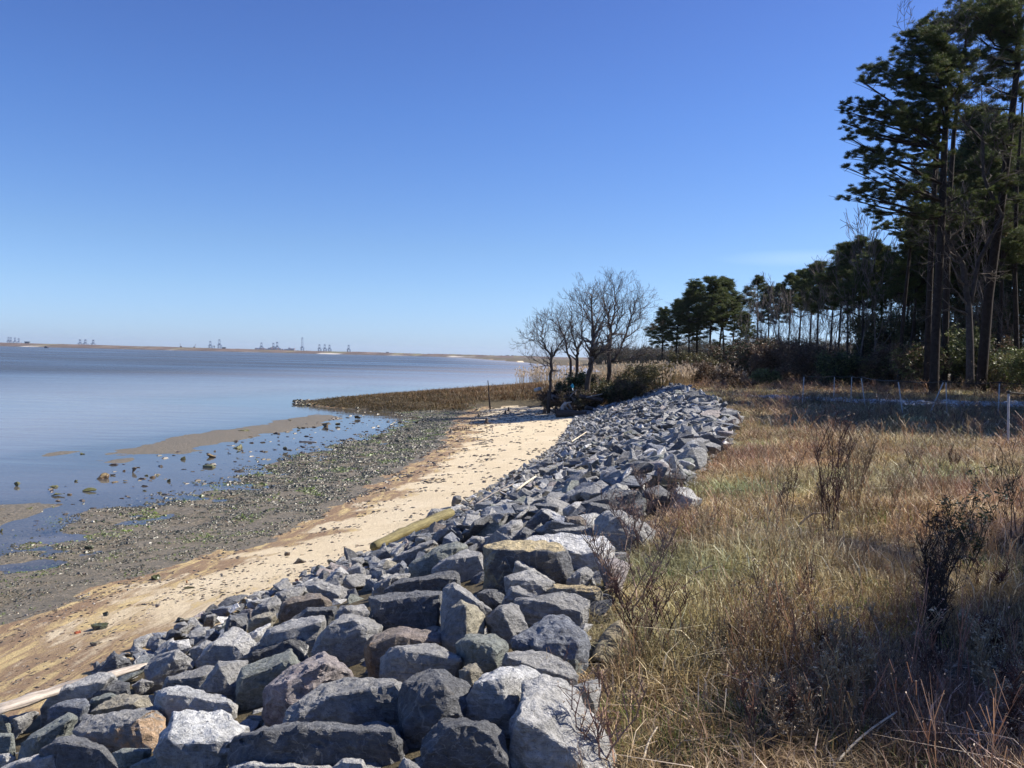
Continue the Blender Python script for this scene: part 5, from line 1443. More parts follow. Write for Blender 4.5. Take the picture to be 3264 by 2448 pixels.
big_pine([(3124,1244), (3150,950), (3188,675), (3217,443), (3243,211), (3251,0), (3255,-150)], [.50, .43, .37, .32, .26, .18, .09], PADB, 50,
         "thick-trunked pine near the right edge whose top leaves the picture", 102)
PADC = [(1250,250,70),(1150,150,60),(1350,180,70),(1440,520,60),(1300,820,55),(1380,60,70),(1180,420,60),(1340,1350,45),(1460,1560,55),(1300,1640,60)]
big_pine([(2955,1215), (2960,1000), (2972,700), (2990,420), (3000,250), (3020,90)], [.33, .3, .27, .22, .17, .08], PADC, 53, "straight pine standing close behind the tallest one on its left", 103, 34)
big_pine([(3010,1210), (3015,980), (3022,700), (3040,430), (3070,200), (3090,40)], [.36, .33, .28, .22, .17, .08], [(x + 160, y + 30, rr) for x, y, rr in PADC], 55, "straight pine standing close behind the tallest one on its right", 104, 34)
big_pine([(2863,1200), (2880,1000), (2898,820), (2905,742), (2912,640)], [.2, .18, .15, .12, .05], [(960,1700,70),(860,1690,48),(1060,1680,50),(760,1700,40),(1000,1620,50),(700,1720,30),(960,1820,40),(880,1790,36),(1100,1800,45),(1180,1740,50)], 56, "slender leaning pine with a high small crown left of the tallest pine", 105, 50)
big_pine([(3175,1218), (3190,1000), (3196,827), (3205,600), (3215,400)], [.24, .21, .18, .15, .08], [(1560,1700,70),(1660,1620,70),(1740,1750,80),(1500,1560,55),(1600,1850,60),(1770,1600,60),(1640,900,40),(1690,1100,50)], 58, "thin dark pine right of the thick-trunked one", 106, 40)
big_pine([(3247,1195), (3238,1000), (3234,880), (3240,600), (3262,300)], [.26, .24, .22, .18, .1], [(1780,1900,90),(1720,2000,70),(1800,1780,80),(1700,1830,60),(1790,1250,60)], 54, "pine with a pale barked trunk at the right edge", 107, 36)
# one grey deciduous tree with a crooked pale limb in among them
def crooked():
    d = 49; r = random.Random(5)
    P = [(3092,1232), (3092,1100), (3088,978), (3068,840), (3040,800), (3010,740)]
    L2 = [(3092,978), (3120,830), (3195,690), (3150,600), (3135,560), (3133,445), (3070,385), (3030,320), (2990,240), (2900,150)]
    base = at_dist(*P[0], d); base.z = gz(base.x, base.y) - .1; b0 = np.array(base)
    root = empty("bare_tree", base); tag(root, "crooked grey leafless tree between the tall pines, its pale limb winding up to the left", "tree")
    gt = Geo(); gb = Geo()
    for pl, r0, r1 in ((P, .24, .09), (L2, .13, .04)):
        A = np.array([np.array(at_dist(x, y, d)) - b0 for x, y in pl]); T = np.linspace(0, len(A) - 1, (len(A) - 1) * 4 + 1)
        Q = np.stack([np.interp(T, np.arange(len(A)), A[:, c]) for c in range(3)], 1); rd = np.linspace(r0, r1, len(Q))
        gt.tube(Q, rd, 8, (.075, .065, .06)); out = []
        for i in range(len(Q) // 3, len(Q)):
            a = np.array([r.gauss(0, 1), r.gauss(0, .6), r.gauss(0, .5)]); grow(r, Q[i], a + np.array([0, 0, .7]), r.uniform(1.6, 3.0), max(.03, rd[i] * .4), 2, out, .12, .18, (3, 5), .6, .012)
        segs_to_geo(gb, out, (.13, .11, .095))
    link("trunk", gt.mesh("trunk", BARKM, True), root); link("branches", gb.mesh("branches", BARKM), root)
crooked()

# library pines: several statures, copied
def lib_pine(seed, H, crown_from, R, rtr, lean=.03, npads=36, tsize=.34, dens=95):
    r = random.Random(seed); lx, ly = r.uniform(-lean, lean) * H, r.uniform(-lean, lean) * H
    tr = [(0, 0, 0), (lx * .3, ly * .3, H * .3), (lx * .7, ly * .6, H * .62), (lx * .9, ly, H * .85), (lx, ly, H * .97)]
    pads = []
    for i in range(npads):
        t = crown_from + (1 - crown_from) * ((i + .5) / npads) ** .9; a = i * 2.399 + r.uniform(-.5, .5)
        env = math.sin(min(1, (t - crown_from) / (1 - crown_from) * 1.15 + .16) * math.pi) ** .6
        rad_ = R * max(.12, env) * r.uniform(.35, 1.0)
        pads.append((np.array([lx * t + math.cos(a) * rad_, ly * t + math.sin(a) * rad_, H * t * .985]), R * r.uniform(.24, .42)))
    for q in range(3):
        pads.append((np.array([lx + r.uniform(-.3, .3), ly + r.uniform(-.3, .3), H * (.95 + .02 * q)]), R * .28))
    out_pads = pads
    tm, cm = pine_from(out_pads, tr, [rtr, rtr * .8, rtr * .6, rtr * .35, rtr * .12], seed, tsize, dens)
    return tm, cm
PL = [lib_pine(201, 14, .42, 3.3, .17), lib_pine(202, 14, .52, 3.0, .15), lib_pine(203, 14, .58, 3.4, .15, .05), lib_pine(204, 14, .33, 2.7, .14), lib_pine(205, 14, .46, 3.9, .17, .06),
      lib_pine(206, 14, .64, 3.0, .14, .05, 30), lib_pine(207, 14, .70, 2.7, .13, .06, 24), lib_pine(208, 14, .60, 3.1, .15, .04, 32)]
def plant_pine(px, top, d, k, label, group=None, s_mul=1.0, rz=None):
    base = at_dist(px, 1200, d); base.z = gz(base.x, base.y) - .1
    kk = d / FPX * PX
    H = (proj(tuple(base))[1] - top) * kk
    o = put_tree("pine_tree", *PL[k], base, label, group, (px * .37) % 6.28 if rz is None else rz, H / 14)
    o.scale = (H / 14 * s_mul, H / 14 * s_mul, H / 14); return o
G1 = "pines of the detached middle group"
for i, (px, top, d, k, lab) in enumerate([(2108, 985, 128, 0, "lowest leftmost pine of the detached middle group, browned on its left side"), (2150, 962, 124, 4, "second pine from the left in the detached middle group"),
      (2195, 925, 122, 1, "third pine from the left in the detached middle group"), (2222, 900, 126, 0, "fourth pine from the left in the detached middle group"), (2258, 884, 121, 1, "pine with the highest top in the detached middle group"),
      (2285, 890, 127, 2, "pine just right of the highest top in the detached middle group"), (2310, 925, 123, 2, "second pine from the right in the detached middle group"), (2330, 955, 125, 3, "rightmost pine of the detached middle group with an open crown")]):
    plant_pine(px, top, d, k, lab, G1, 1.3)
G2 = "pines of the receding wood"
WOOD = [(2375, 1000, 118, 2), (2412, 880, 112, 2), (2448, 915, 108, 1), (2478, 905, 112, 4), (2508, 872, 104, 2), (2540, 862, 108, 1), (2575, 850, 102, 4), (2602, 838, 98, 0), (2640, 855, 96, 4), (2668, 800, 92, 0), (2700, 778, 88, 4), (2735, 755, 86, 0),
        (2774, 770, 78, 4), (2749, 840, 74, 3), (2805, 790, 82, 4), (2835, 810, 76, 1), (2880, 780, 84, 0), (2905, 850, 72, 3), (2930, 760, 80, 4)]
ordn = ["leftmost", "second", "third", "fourth", "fifth", "sixth", "seventh", "eighth", "ninth", "tenth", "eleventh", "twelfth", "thirteenth", "fourteenth", "fifteenth", "sixteenth", "seventeenth", "eighteenth", "nineteenth"]
for i, (px, top, d, k) in enumerate(WOOD):
    plant_pine(px, top, d, 5 + (i * 2 + k) % 3, "%s pine from the left in the wood between the middle group and tall pines" % ordn[i], G2, 1.05)
G3 = "dim pines behind the tall near ones"
r = random.Random(31)
for i in range(46):
    px = 2900 + i * 15 + r.uniform(-8, 8); d = r.uniform(60, 92); top = r.uniform(330, 780) if px > 3040 else r.uniform(700, 850)
    plant_pine(px, top, d, r.choice([5, 6, 7, 1]), "dark pine in the dim wood behind the tall near pines", G3, 1.0)
# pines to the right of the picture: they throw the long shadows over the grass
G4 = "pines at the right of the grass"
for i, (x, y, s, k) in enumerate([(19.5, 8.2, 1.1, 2), (23.5, 6.2, 1.15, 7), (25.5, 12.2, 1.2, 5), (18.2, 2.6, 1.0, 6), (27.5, 38, 1.3, 4), (28, 31, 1.2, 0), (33, 46, 1.4, 4), (23.6, 29.5, 1.05, 4), (25.5, 34.3, 1.1, 0), (21.8, 25.5, .95, 4), (26.5, 26.5, 1.15, 0), (30, 34, 1.35, 0), (34, 40, 1.4, 4), (31, 27.5, 1.15, 1), (37, 22.5, 1.25, 2), (36, 31, 1.3, 0)]):
    put_tree("pine_tree", *PL[k], (x, y, gz(x, y)), "tall pine standing at the right beyond the edge of the grass", G4, i * 1.3, s)

# ---- leafless trees of the wood
def lib_bare(seed, H=10, n=3):
    r = random.Random(seed); out = []
    grow(r, (0, 0, 0), (r.uniform(-.08, .08), r.uniform(-.08, .08), 1), H * .62, .085, n, out, .20, .10, (3, 5), .50, .016, .62)
    g = Geo(); segs_to_geo(g, out, (.17, .145, .13), .05)
    return g.mesh("branches", BARKM)
BL = [lib_bare(301), lib_bare(302), lib_bare(303), lib_bare(304)]
def bare_h(me): return max(v.co.z for v in me.vertices)
BH = [bare_h(m) for m in BL]
G5 = "leafless trees of the wood"
r = random.Random(77)
BT = [(2340, 935, 126), (2362, 925, 124), (2385, 960, 122), (2660, 775, 92), (2700, 700, 84), (2735, 640, 70), (2765, 655, 66), (2625, 830, 100)] + \
     [(2385 + i * 13 + r.uniform(-8, 8), r.uniform(880, 1030) - i * 3.5, r.uniform(80, 112)) for i in range(44)] + [(2880 + i * 17, r.uniform(560, 950), r.uniform(56, 75)) for i in range(22)]
for i, (px, top, d) in enumerate(BT):
    k = i % 4; base = at_dist(px, 1200, d); base.z = gz(base.x, base.y) - .1; H = (proj(tuple(base))[1] - top) * d / FPX * PX
    root = empty("bare_tree", base, i * 1.7); sc_ = H / BH[k]; root.scale = (sc_ * .8, sc_ * .8, sc_)
    lab = {0: "pale leafless tree just right of the detached middle group of pines", 1: "taller pale leafless tree right of the detached middle group of pines", 2: "low leafless tree at the gap right of the detached middle group",
           5: "leafless tree reaching left into the sky below the tallest pine", 6: "leafless tree with fine twigs just under the tallest pine's lowest bough"}.get(i, "thin grey leafless tree standing among the pines of the wood")
    tag(root, lab, "tree", G5); link("branches", BL[k], root)

# ---- distant wood behind everything: one mass
def far_wood():
    rr = np.random.RandomState(55); P = []; S = []; C = []
    def band(x0, x1, y0, y1, h, n, s, seed, cols):
        x = rr.uniform(x0, x1, n); y = rr.uniform(y0, y1, n); env = h * (.75 + .25 * fbm(x, y, 23, seed, 3) + .12 * fbm(x, y, 6, seed + 1, 2))
        z = .8 + env * rr.rand(n) ** .75
        P.append(np.stack([x, y, z], 1)); S.append(s * rr.uniform(.6, 1.3, n)); c = np.array(cols)[rr.randint(0, len(cols), n)]; C.append(c * rr.uniform(.7, 1.3, (n, 1)))
    brown = [(.075, .062, .05), (.06, .048, .042), (.035, .042, .022), (.09, .075, .055)]
    band(38, 420, 395, 430, 9.5, 26000, 2.1, 61, brown)
    band(60, 330, 300, 330, 11, 26000, 1.7, 63, brown)
    band(75, 260, 205, 225, 9.0, 26000, 1.2, 65, brown)
    V, F, CC = scatter(TUFT, np.concatenate(P), rr.uniform(0, 6.28, sum(map(len, P))), np.concatenate(S), np.concatenate(C), rr.randint(0, len(TUFT), sum(map(len, P))))
    tag(link("distant_wood", np_mesh("distant_wood", V, F, NEEDLEM, CC)), kind="stuff")
far_wood()

# ================================================================ GRASS, WEEDS, REEDS, SHRUBS
def blade(g, r, x, y, h, w, lean, a, col, curl=.35):
    dx, dy = math.cos(a) * lean, math.sin(a) * lean
    s = np.array([-math.sin(a + r.uniform(-1, 1)), math.cos(a + r.uniform(-1, 1)), 0]) * w * .5
    b = np.array([x, y, 0]); m = b + np.array([dx * .35, dy * .35, h * .6]); t = b + np.array([dx, dy, h * (1 - curl * min(1, lean / (h + 1e-6)))])
    g.add([b - s, b + s, m + s * .8, m - s * .8, t + s * .15, t - s * .15], [(0, 1, 2, 3), (3, 2, 4, 5)], col)
def clump(seed, n, h, spread, w, lean, cols, twigs=0, seeds=0):
    r = random.Random(seed); g = Geo()
    for i in range(n):
        a = r.uniform(0, 6.28); x, y = r.gauss(0, spread), r.gauss(0, spread); hh = h * r.uniform(.45, 1.1); c = np.array(r.choice(cols)) * r.uniform(.7, 1.3)
        la = r.uniform(.1, 1) * lean * hh
        blade(g, r, x, y, hh, w * r.uniform(.7, 1.3), la, a, c)
        for k in range(twigs):
            t = r.uniform(.35, 1.0); b = np.array([x + math.cos(a) * la * t * t, y + math.sin(a) * la * t * t, hh * t * .95]); aa = r.uniform(0, 6.28); l = hh * r.uniform(.12, .30)
            e = b + np.array([math.cos(aa) * l * .5, math.sin(aa) * l * .5, l * .9]); s = np.array([-math.sin(aa), math.cos(aa), 0]) * w * .35
            g.add([b - s, b + s, e + s, e - s], [(0, 1, 2, 3)], c * r.uniform(.8, 1.2))
            if seeds and r.random() < .7:
                q = r.uniform(.0022, .0055); u = np.array([r.gauss(0, 1), r.gauss(0, 1), r.gauss(0, 1)]); u /= np.linalg.norm(u); v = np.cross(u, [r.gauss(0, 1), r.gauss(0, 1), r.gauss(0, 1)]); v /= np.linalg.norm(v)
                g.add([e - u * q - v * q * .5, e + u * q - v * q * .4, e + u * q + v * q * .5, e - u * q * .8 + v * q * .5], [(0, 1, 2, 3)], np.array([.50, .41, .28]) * r.uniform(.6, 1.2))
    return g.arrays()
ST = [(.54, .42, .23), (.42, .31, .16), (.64, .53, .34), (.30, .21, .11)]
RD = [(.24, .135, .08), (.19, .115, .07), (.30, .19, .11), (.15, .10, .065)]
GN = [(.16, .24, .045), (.22, .29, .07), (.13, .18, .04)]
OL = [(.31, .235, .105), (.23, .175, .08), (.37, .28, .145)]
DK = [(.075, .06, .045), (.10, .075, .055)]
GV = [clump(1, 20, .23, .11, .005, .9, ST), clump(2, 20, .19, .11, .005, 1.4, ST + OL), clump(3, 7, .38, .09, .004, .5, RD + ST, 9, 1), clump(4, 6, .45, .10, .004, .45, RD + DK + OL, 8, 1),
      clump(5, 24, .17, .06, .005, .7, GN), clump(6, 20, .22, .12, .005, 1.2, OL), clump(7, 22, .13, .14, .006, 2.4, ST + ST + DK), clump(8, 4, .62, .08, .004, .3, DK + RD, 8, 1)]
rs = np.random.RandomState(12)
def field(y0, y1, per_m2, hs, ws, seed):
    rr = np.random.RandomState(seed)
    n = int((y1 - y0) * 36 * per_m2); y = rr.uniform(y0, y1, n); x = rr.uniform(-1, 35, n)
    ed = tab(y, EDGE)
    k = (x < .68 * y + 4.5) & (x > ed - .12 + fbm(x, y, .9, 71, 2) * .22) & (y > 1.2)
    ypath = np.interp(x, [7, 10, 12.5, 17, 22, 28, 36], [52, 46, 42, 39.6, 38, 37, 36.5])
    k &= ~((x > 11) & (y > ypath - 5.5) & (y < ypath + 1.4) & (rr.rand(n) < .93))
    x, y = x[k], y[k]; n = len(x)
    bare = np.exp(-(((x - 2.45) / .55) ** 2 + ((y - 4.75) / .38) ** 2)) + .9 * np.exp(-(((x - 4.2) / .8) ** 2 + ((y - 7.6) / .7) ** 2))
    k = rr.rand(n) > bare * .9 + .15 * (fbm(x, y, 1.4, 72) > .55)
    x, y = x[k], y[k]; n = len(x)
    z = ground_z(x, y) - .02
    gr = fbm(x, y, 2.4, 73) * 1.1 + rr.normal(0, .25, n); rd_ = fbm(x, y, 3.6, 74) * 1.1 + rr.normal(0, .3, n)
    which = rr.choice([0, 1, 6, 5, 5], n, p=[.28, .24, .22, .13, .13])
    which = np.where(gr > .6, np.where(rr.rand(n) < .55, 4, 5), which)
    which = np.where((rd_ > .45) & (rr.rand(n) < .3), rr.choice([2, 3], n), which)
    which = np.where(rr.rand(n) < .02, 7, which)
    which = np.where(rr.rand(n) < .03, 8, which)
    s = rr.uniform(.65, 1.2, n) * (1 + .25 * fbm(x, y, 3, 75)) * np.clip((x - tab(y, EDGE)) * 1.2 + .55, .5, 1)
    sc3 = np.stack([s * ws, s * ws, s * hs * .82], 1)
    tint = (1 + .28 * fbm(x, y, 1.7, 79))[:, None] * np.stack([1 + .18 * fbm(x, y, 5, 76), 1 + .12 * fbm(x, y, 5, 77), np.ones(n)], 1) * rr.uniform(.75, 1.25, (n, 1))
    return scatter(GV, np.stack([x, y, z], 1), rr.uniform(0, 6.28, n), sc3, tint, which)
GV.append(clump(9, 5, .30, .10, .009, 3.2, [(.62, .52, .36), (.50, .38, .22)]))
parts_ = [field(1.2, 8, 260, 1.0, .95, 81), field(8, 16, 140, 1.0, 1.35, 82), field(16, 27, 52, 1.15, 2.0, 83), field(27, 41, 26, 1.2, 2.9, 84), field(41, 58, 12, 1.6, 4.2, 85)]
Vt, Ft, Ct = [], [], []; n0 = 0
for V, F, C in parts_: Vt.append(V); Ft.append(F + n0); Ct.append(C); n0 += len(V)
tag(link("dry_grass", np_mesh("dry_grass", np.concatenate(Vt), np.concatenate(Ft), STRAWM, np.concatenate(Ct))), kind="stuff")
print("GRASS quads", sum(len(f) for f in Ft))
# matted litter under the grass
n = 60000; y = 1.5 + rs.rand(n) ** 1.3 * 24; x = rs.uniform(-.2, 18, n); k = (x > tab(y, EDGE) - .1) & (x < .68 * y + 3); x, y = x[k], y[k]; n = len(x)
LITC = np.array([(.36, .27, .17), (.26, .17, .10), (.48, .40, .30), (.14, .09, .06)])
sz = rs.uniform(.018, .045, n) * np.clip(y / 7, 1, 2.4)
V, F, C = scatter(SHV, np.stack([x, y, ground_z(x, y) + .004], 1), rs.uniform(0, 6.28, n), np.stack([sz * 2.2, sz * .5, sz * .6], 1), LITC[rs.randint(0, 4, n)] * rs.uniform(.6, 1.2, (n, 1)), rs.randint(0, 8, n))
tag(link("leaf_litter", np_mesh("leaf_litter", V, F, STRAWM, C)), kind="stuff")

# rough tall sedge bank at the head of the rocks and along the wood
def sward(name, n, xf, hs, ws, variants, seed, tints=(1, 1, 1), low=False):
    rr = np.random.RandomState(seed); x, y = xf(rr, n); n = len(x)
    s = rr.uniform(.7, 1.25, n)
    g_ = np.clip((x - tab(y, WAT)) / 14, 0, 1) if low else np.ones(n)
    hh = s * hs * (.13 + .87 * g_); tn = np.array([tints]) * rr.uniform(.6, 1.35, (n, 1)) * (np.array([(.50, .62, .55)]) * (1 - g_[:, None]) + g_[:, None])
    tn = tn * (1 + .22 * fbm(x, y, 7, 93))[:, None]
    V, F, C = scatter(variants, np.stack([x, y, ground_z(x, y) - .03], 1), rr.uniform(0, 6.28, n), np.stack([s * ws, s * ws, hh], 1), tn, rr.randint(0, len(variants), n))
    return V, F, C
MV = [clump(21, 18, .55, .16, .010, .35, [(.26, .155, .075), (.21, .125, .065), (.30, .19, .10)]), clump(22, 18, .45, .16, .010, .5, [(.22, .14, .065), (.16, .13, .05)]), clump(23, 14, .65, .14, .009, .3, [(.30, .20, .11), (.19, .11, .06)])]
def mf(rr, n):
    y = rr.uniform(51.5, 150, n) ; y = 51.5 + (rr.rand(n) ** 1.4) * 95; w = tab(y, WAT); x = w + .6 + rr.rand(n) * np.clip(60 - w, 10, 60) ** 1.0 * rr.rand(n)
    k = (x < .75 * y - 4) | (y > 50); k &= ~((y < 53.5) & (x > -2.5) & (x < 4)); return x[k], y[k]
V, F, C = sward("marsh", 20000, mf, .68, 3.0, MV, 91, (.85, .82, .8), True)
tag(link("marsh_grass", np_mesh("marsh_grass", V, F, STRAWM, C)), kind="stuff")
# dark peat edge clumps along the waterline of the marsh
rr = np.random.RandomState(5); n = 2200; y = rr.uniform(51, 62, n); w = tab(y, WAT); x = w + rr.normal(0, .35, n); k = rr.rand(n) < 1; 
n = 5200; t = rr.rand(n); px_ = 935 + t ** .8 * 665; py_ = 1281 + 16 * np.sin(t * 2.6) ** .8 + rr.normal(0, 3.2, n)
PT = np.array([tuple(at_z(a, b, .06)) for a, b in zip(px_, py_)])
V, F, C = scatter(SHV, PT, rr.uniform(0, 6.28, n), np.stack([rr.uniform(.1, .4, n)] * 2 + [rr.uniform(.05, .28, n)], 1), np.array([(.035, .032, .018), (.06, .06, .02), (.07, .05, .03)])[rr.randint(0, 3, n)], rr.randint(0, 8, n))
tag(link("marsh_edge_peat", np_mesh("marsh_edge_peat", V, F, SHELLM, C)), kind="stuff")
# reeds with pale plumes
def reed(seed):
    r = random.Random(seed); g = Geo()
    for i in range(7):
        a = r.uniform(0, 6.28); x, y = r.gauss(0, .2), r.gauss(0, .2); h = r.uniform(1.3, 2.0)
        blade(g, r, x, y, h, .02, .18 * h, a, np.array([.34, .25, .14]) * r.uniform(.7, 1.2), .1)
        tx, ty = x + math.cos(a) * .17 * h, y + math.sin(a) * .17 * h
        for q in range(4):
            e = np.array([tx + r.gauss(0, .035), ty + r.gauss(0, .035), h * .93 + r.uniform(-.05, .1)]); u = np.array([r.gauss(0, .02), r.gauss(0, .02), .09]); v = np.array([r.gauss(0, .035), r.gauss(0, .035), 0])
            g.add([e - u - v * .3, e - u + v * .3, e + v, e + u], [(0, 1, 2, 3)], np.array([.62, .50, .36]) * r.uniform(.7, 1.15))
    return g.arrays()
RV = [reed(i) for i in range(6)]
rr = np.random.RandomState(14)
P = []
for (x0, x1, yb, d0, d1, n) in [(2040, 2200, 1262, 50, 62, 170), (1650, 1740, 1240, 62, 75, 45), (1740, 2050, 1262, 50, 60, 170), (2200, 2400, 1252, 70, 95, 45)]:
    for _ in range(n):
        d = rr.uniform(d0, d1); p = at_dist(rr.uniform(x0, x1), yb, d); P.append((p.x, p.y, gz(p.x, p.y) - .05))
P = np.array(P); n = len(P); s = rr.uniform(.55, .95, n)
V, F, C = scatter(RV, P, rr.uniform(0, 6.28, n), s, rr.uniform(.8, 1.2, (n, 1)) * np.ones((1, 3)), rr.randint(0, 6, n))
tag(link("reeds", np_mesh("reeds", V, F, STRAWM, C)), kind="stuff")

# ---- shrubs
LV = []
def leaf_variant(seed, n=7, w=.35):
    r = random.Random(seed); g = Geo()
    for i in range(n):
        c = np.array([r.gauss(0, .45), r.gauss(0, .45), r.gauss(0, .45)]); u = np.array([r.gauss(0, 1), r.gauss(0, 1), r.gauss(0, .7)]); u /= np.linalg.norm(u); v = np.cross(u, [r.gauss(0, 1), r.gauss(0, 1), r.gauss(0, 1)]); v /= np.linalg.norm(v)
        sh = r.uniform(.6, 1.4); g.add([c - u * .5, c + v * w * .5, c + u * .5, c - v * w * .5], [(0, 1, 2, 3)], (sh, sh, sh))
    return g.arrays()
LV = [leaf_variant(i) for i in range(8)]
def shrub(px, pyb, d, wpx, hpx, label, cols, seed, leaf=.14, dens=1.0, twig=.6, cat="shrub", name="shrub", group=None, flat=.8):
    base = at_dist(px, pyb, d); base.z = gz(base.x, base.y) - .05
    k = d / FPX * PX; w, h = wpx * k, hpx * k; r = random.Random(seed); rr = np.random.RandomState(seed)
    root = empty(name, base); tag(root, label, cat, group)
    g = Geo(); out = []; tips = []
    for i in range(int(7 + 6 * twig)):
        a = r.uniform(0, 6.28); l = h * r.uniform(.55, .95)
        o0 = len(out); grow(r, (r.gauss(0, w * .08), r.gauss(0, w * .08), 0), (math.cos(a) * w / h * .55, math.sin(a) * w / h * .55, 1), l, .03, 2, out, .12, .16, (2, 4), .5, .008)
    lim = [o for o in out if abs(o[1][0]) < w * .58 and o[1][2] < h * 1.08 and o[1][2] > -.1]
    segs_to_geo(g, lim, (.10, .075, .06), .05); link("stems", g.mesh("stems", BARKM), root)
    n = int(900 * dens * w * h / 4 / (leaf / .14) ** 1.3)
    if n > 0:
        T = np.array([o[1] for o in lim if o[1][2] > h * .12]); q = T[rr.randint(0, len(T), n)] + rr.normal(0, .13 * min(w, h) * .5, (n, 3))
        q[:, 2] = np.abs(q[:, 2]); c = np.array(cols)[rr.randint(0, len(cols), n)] * rr.uniform(.65, 1.35, (n, 1))
        V, F, C = scatter(LV, q, rr.uniform(0, 6.28, n), leaf * rr.uniform(.7, 1.5, n), c, rr.randint(0, 8, n))
        link("foliage", np_mesh("foliage", V, F, LEAFM, C), root)
    return root
EV = [(.035, .055, .022), (.05, .07, .028), (.028, .04, .02)]
OLV = [(.13, .115, .045), (.10, .10, .035), (.17, .13, .06), (.075, .065, .03)]
BRN = [(.15, .095, .06), (.11, .07, .045), (.19, .13, .08), (.09, .07, .045)]
YG = [(.15, .17, .05), (.11, .13, .04), (.19, .19, .08)]
# at the foot of the bare trees
shrub(1850, 1235, 50, 70, 105, "dark evergreen shrub behind the largest bare tree, its left side rising to a point", EV, 1, .13, 1.5)
shrub(1798, 1232, 49, 44, 80, "small dark evergreen cone beside the smallest bare tree", EV, 2, .12, 1.6)
shrub(1748, 1222, 49, 30, 42, "low dark evergreen tuft at the left of the smallest bare tree", EV, 3, .12, 1.3)
shrub(1775, 1262, 47.5, 120, 60, "brown leafless brush around the smallest bare tree", BRN, 4, .09, .7)
shrub(1900, 1265, 47.5, 90, 75, "olive and brown brush under the largest bare tree", OLV, 5, .10, .9)
shrub(1960, 1262, 46.5, 110, 80, "round dark olive bush right of the largest bare tree", EV + OLV, 6, .10, 1.5)
shrub(2035, 1255, 47.5, 115, 108, "tall golden-olive bush between the bare trees and the end of the rocks", OLV, 7, .10, 1.3)
shrub(2105, 1250, 52, 80, 85, "olive brush behind the golden-olive bush", OLV, 8, .11, .9)
shrub(1925, 1235, 52, 60, 70, "yellow-green bush in the gap right of the largest bare trunk", YG, 9, .10, 1.0)
shrub(1840, 1285, 45.8, 90, 40, "low brown brush behind the root masses", BRN, 10, .08, .7)
shrub(1990, 1290, 46, 130, 45, "low reddish brush where the rocks meet the bushes", BRN, 11, .08, .8)
shrub(1870, 1268, 46.5, 150, 70, "wide brown brush between the smallest and the largest bare tree", BRN + OLV, 12, .08, 1.3)
shrub(2000, 1275, 46, 120, 75, "tangled tan and brown brush beside the head of the rocks", OLV + BRN, 13, .08, 1.4)
shrub(2230, 1240, 58, 150, 75, "hazy purplish brown brush just beyond the end of the rocks", BRN, 14, .08, 1.4)
shrub(2330, 1245, 52, 190, 60, "low wide russet brush at the right beyond the end of the rocks", BRN, 15, .08, 1.4)
# edge of the wood
US = [(2190, 1215, 95, 90, 70, OLV, "olive-gold bush just left of the detached pine group's feet"), (2260, 1222, 90, 110, 60, OLV, "broad tan bush under the detached pine group"), (2330, 1218, 92, 90, 95, BRN + EV, "dark brush right of the detached pine group"),
      (2400, 1222, 80, 100, 120, BRN + EV, "dark tangled thicket at the left end of the wood"), (2480, 1225, 75, 120, 110, BRN, "brown thicket with pale seed tufts"), (2545, 1232, 70, 100, 130, BRN, "tall russet brown thicket in the wood edge"),
      (2600, 1232, 66, 100, 120, BRN, "reddish brown leafless shrub left of the fence"), (2660, 1232, 62, 85, 105, EV + YG, "glossy green holly bush behind the fence posts"), (2440, 1235, 62, 70, 55, YG, "yellow-green low bush in the brown grass"),
      (2725, 1228, 62, 70, 70, BRN, "brown brush beside the slim leaning pines"), (2785, 1225, 60, 90, 90, OLV + BRN, "tan brush between the slim pines and the leaning pine"), (2905, 1215, 55, 90, 110, YG + BRN, "yellow-green brush left of the tallest pine"),
      (2850, 1222, 60, 90, 100, BRN, "brown thicket behind the leaning pine"), (2980, 1210, 60, 90, 130, EV + BRN, "dark brush behind the tallest pine's trunk"), (3060, 1200, 55, 100, 150, YG + EV, "dark green brush right of the tallest pine's trunk"),
      (3150, 1200, 56, 100, 130, EV + BRN, "dark brush behind the thick-trunked pine"), (3215, 1220, 50, 90, 90, OLV + YG, "olive bush with yellow tips near the right edge"), (3260, 1215, 48, 80, 110, YG, "yellowish bush cut by the right edge"),
      (3100, 1215, 62, 120, 220, EV + BRN, "tall dark understorey filling the wood behind the near trunks"), (2935, 1200, 66, 120, 200, EV + OLV, "tall green undergrowth seen left of the near trunks"), (3220, 1200, 62, 130, 260, EV, "tall dark undergrowth at the right edge of the wood"),
        (2790, 1205, 78, 110, 190, EV + OLV, "light green undergrowth behind the slim pines"), (2450, 1212, 98, 140, 110, BRN + EV, "distant dim brush behind the brown thicket")]
for i, (px, pyb, d, w, h, cols, lab) in enumerate(US):
    shrub(px, pyb, d, w * 1.35, h * (1.0 if px < 2850 else 1.25), lab, cols, 40 + i, .13 * max(1, d / 65), .95 if d > 58 else .9, .9)

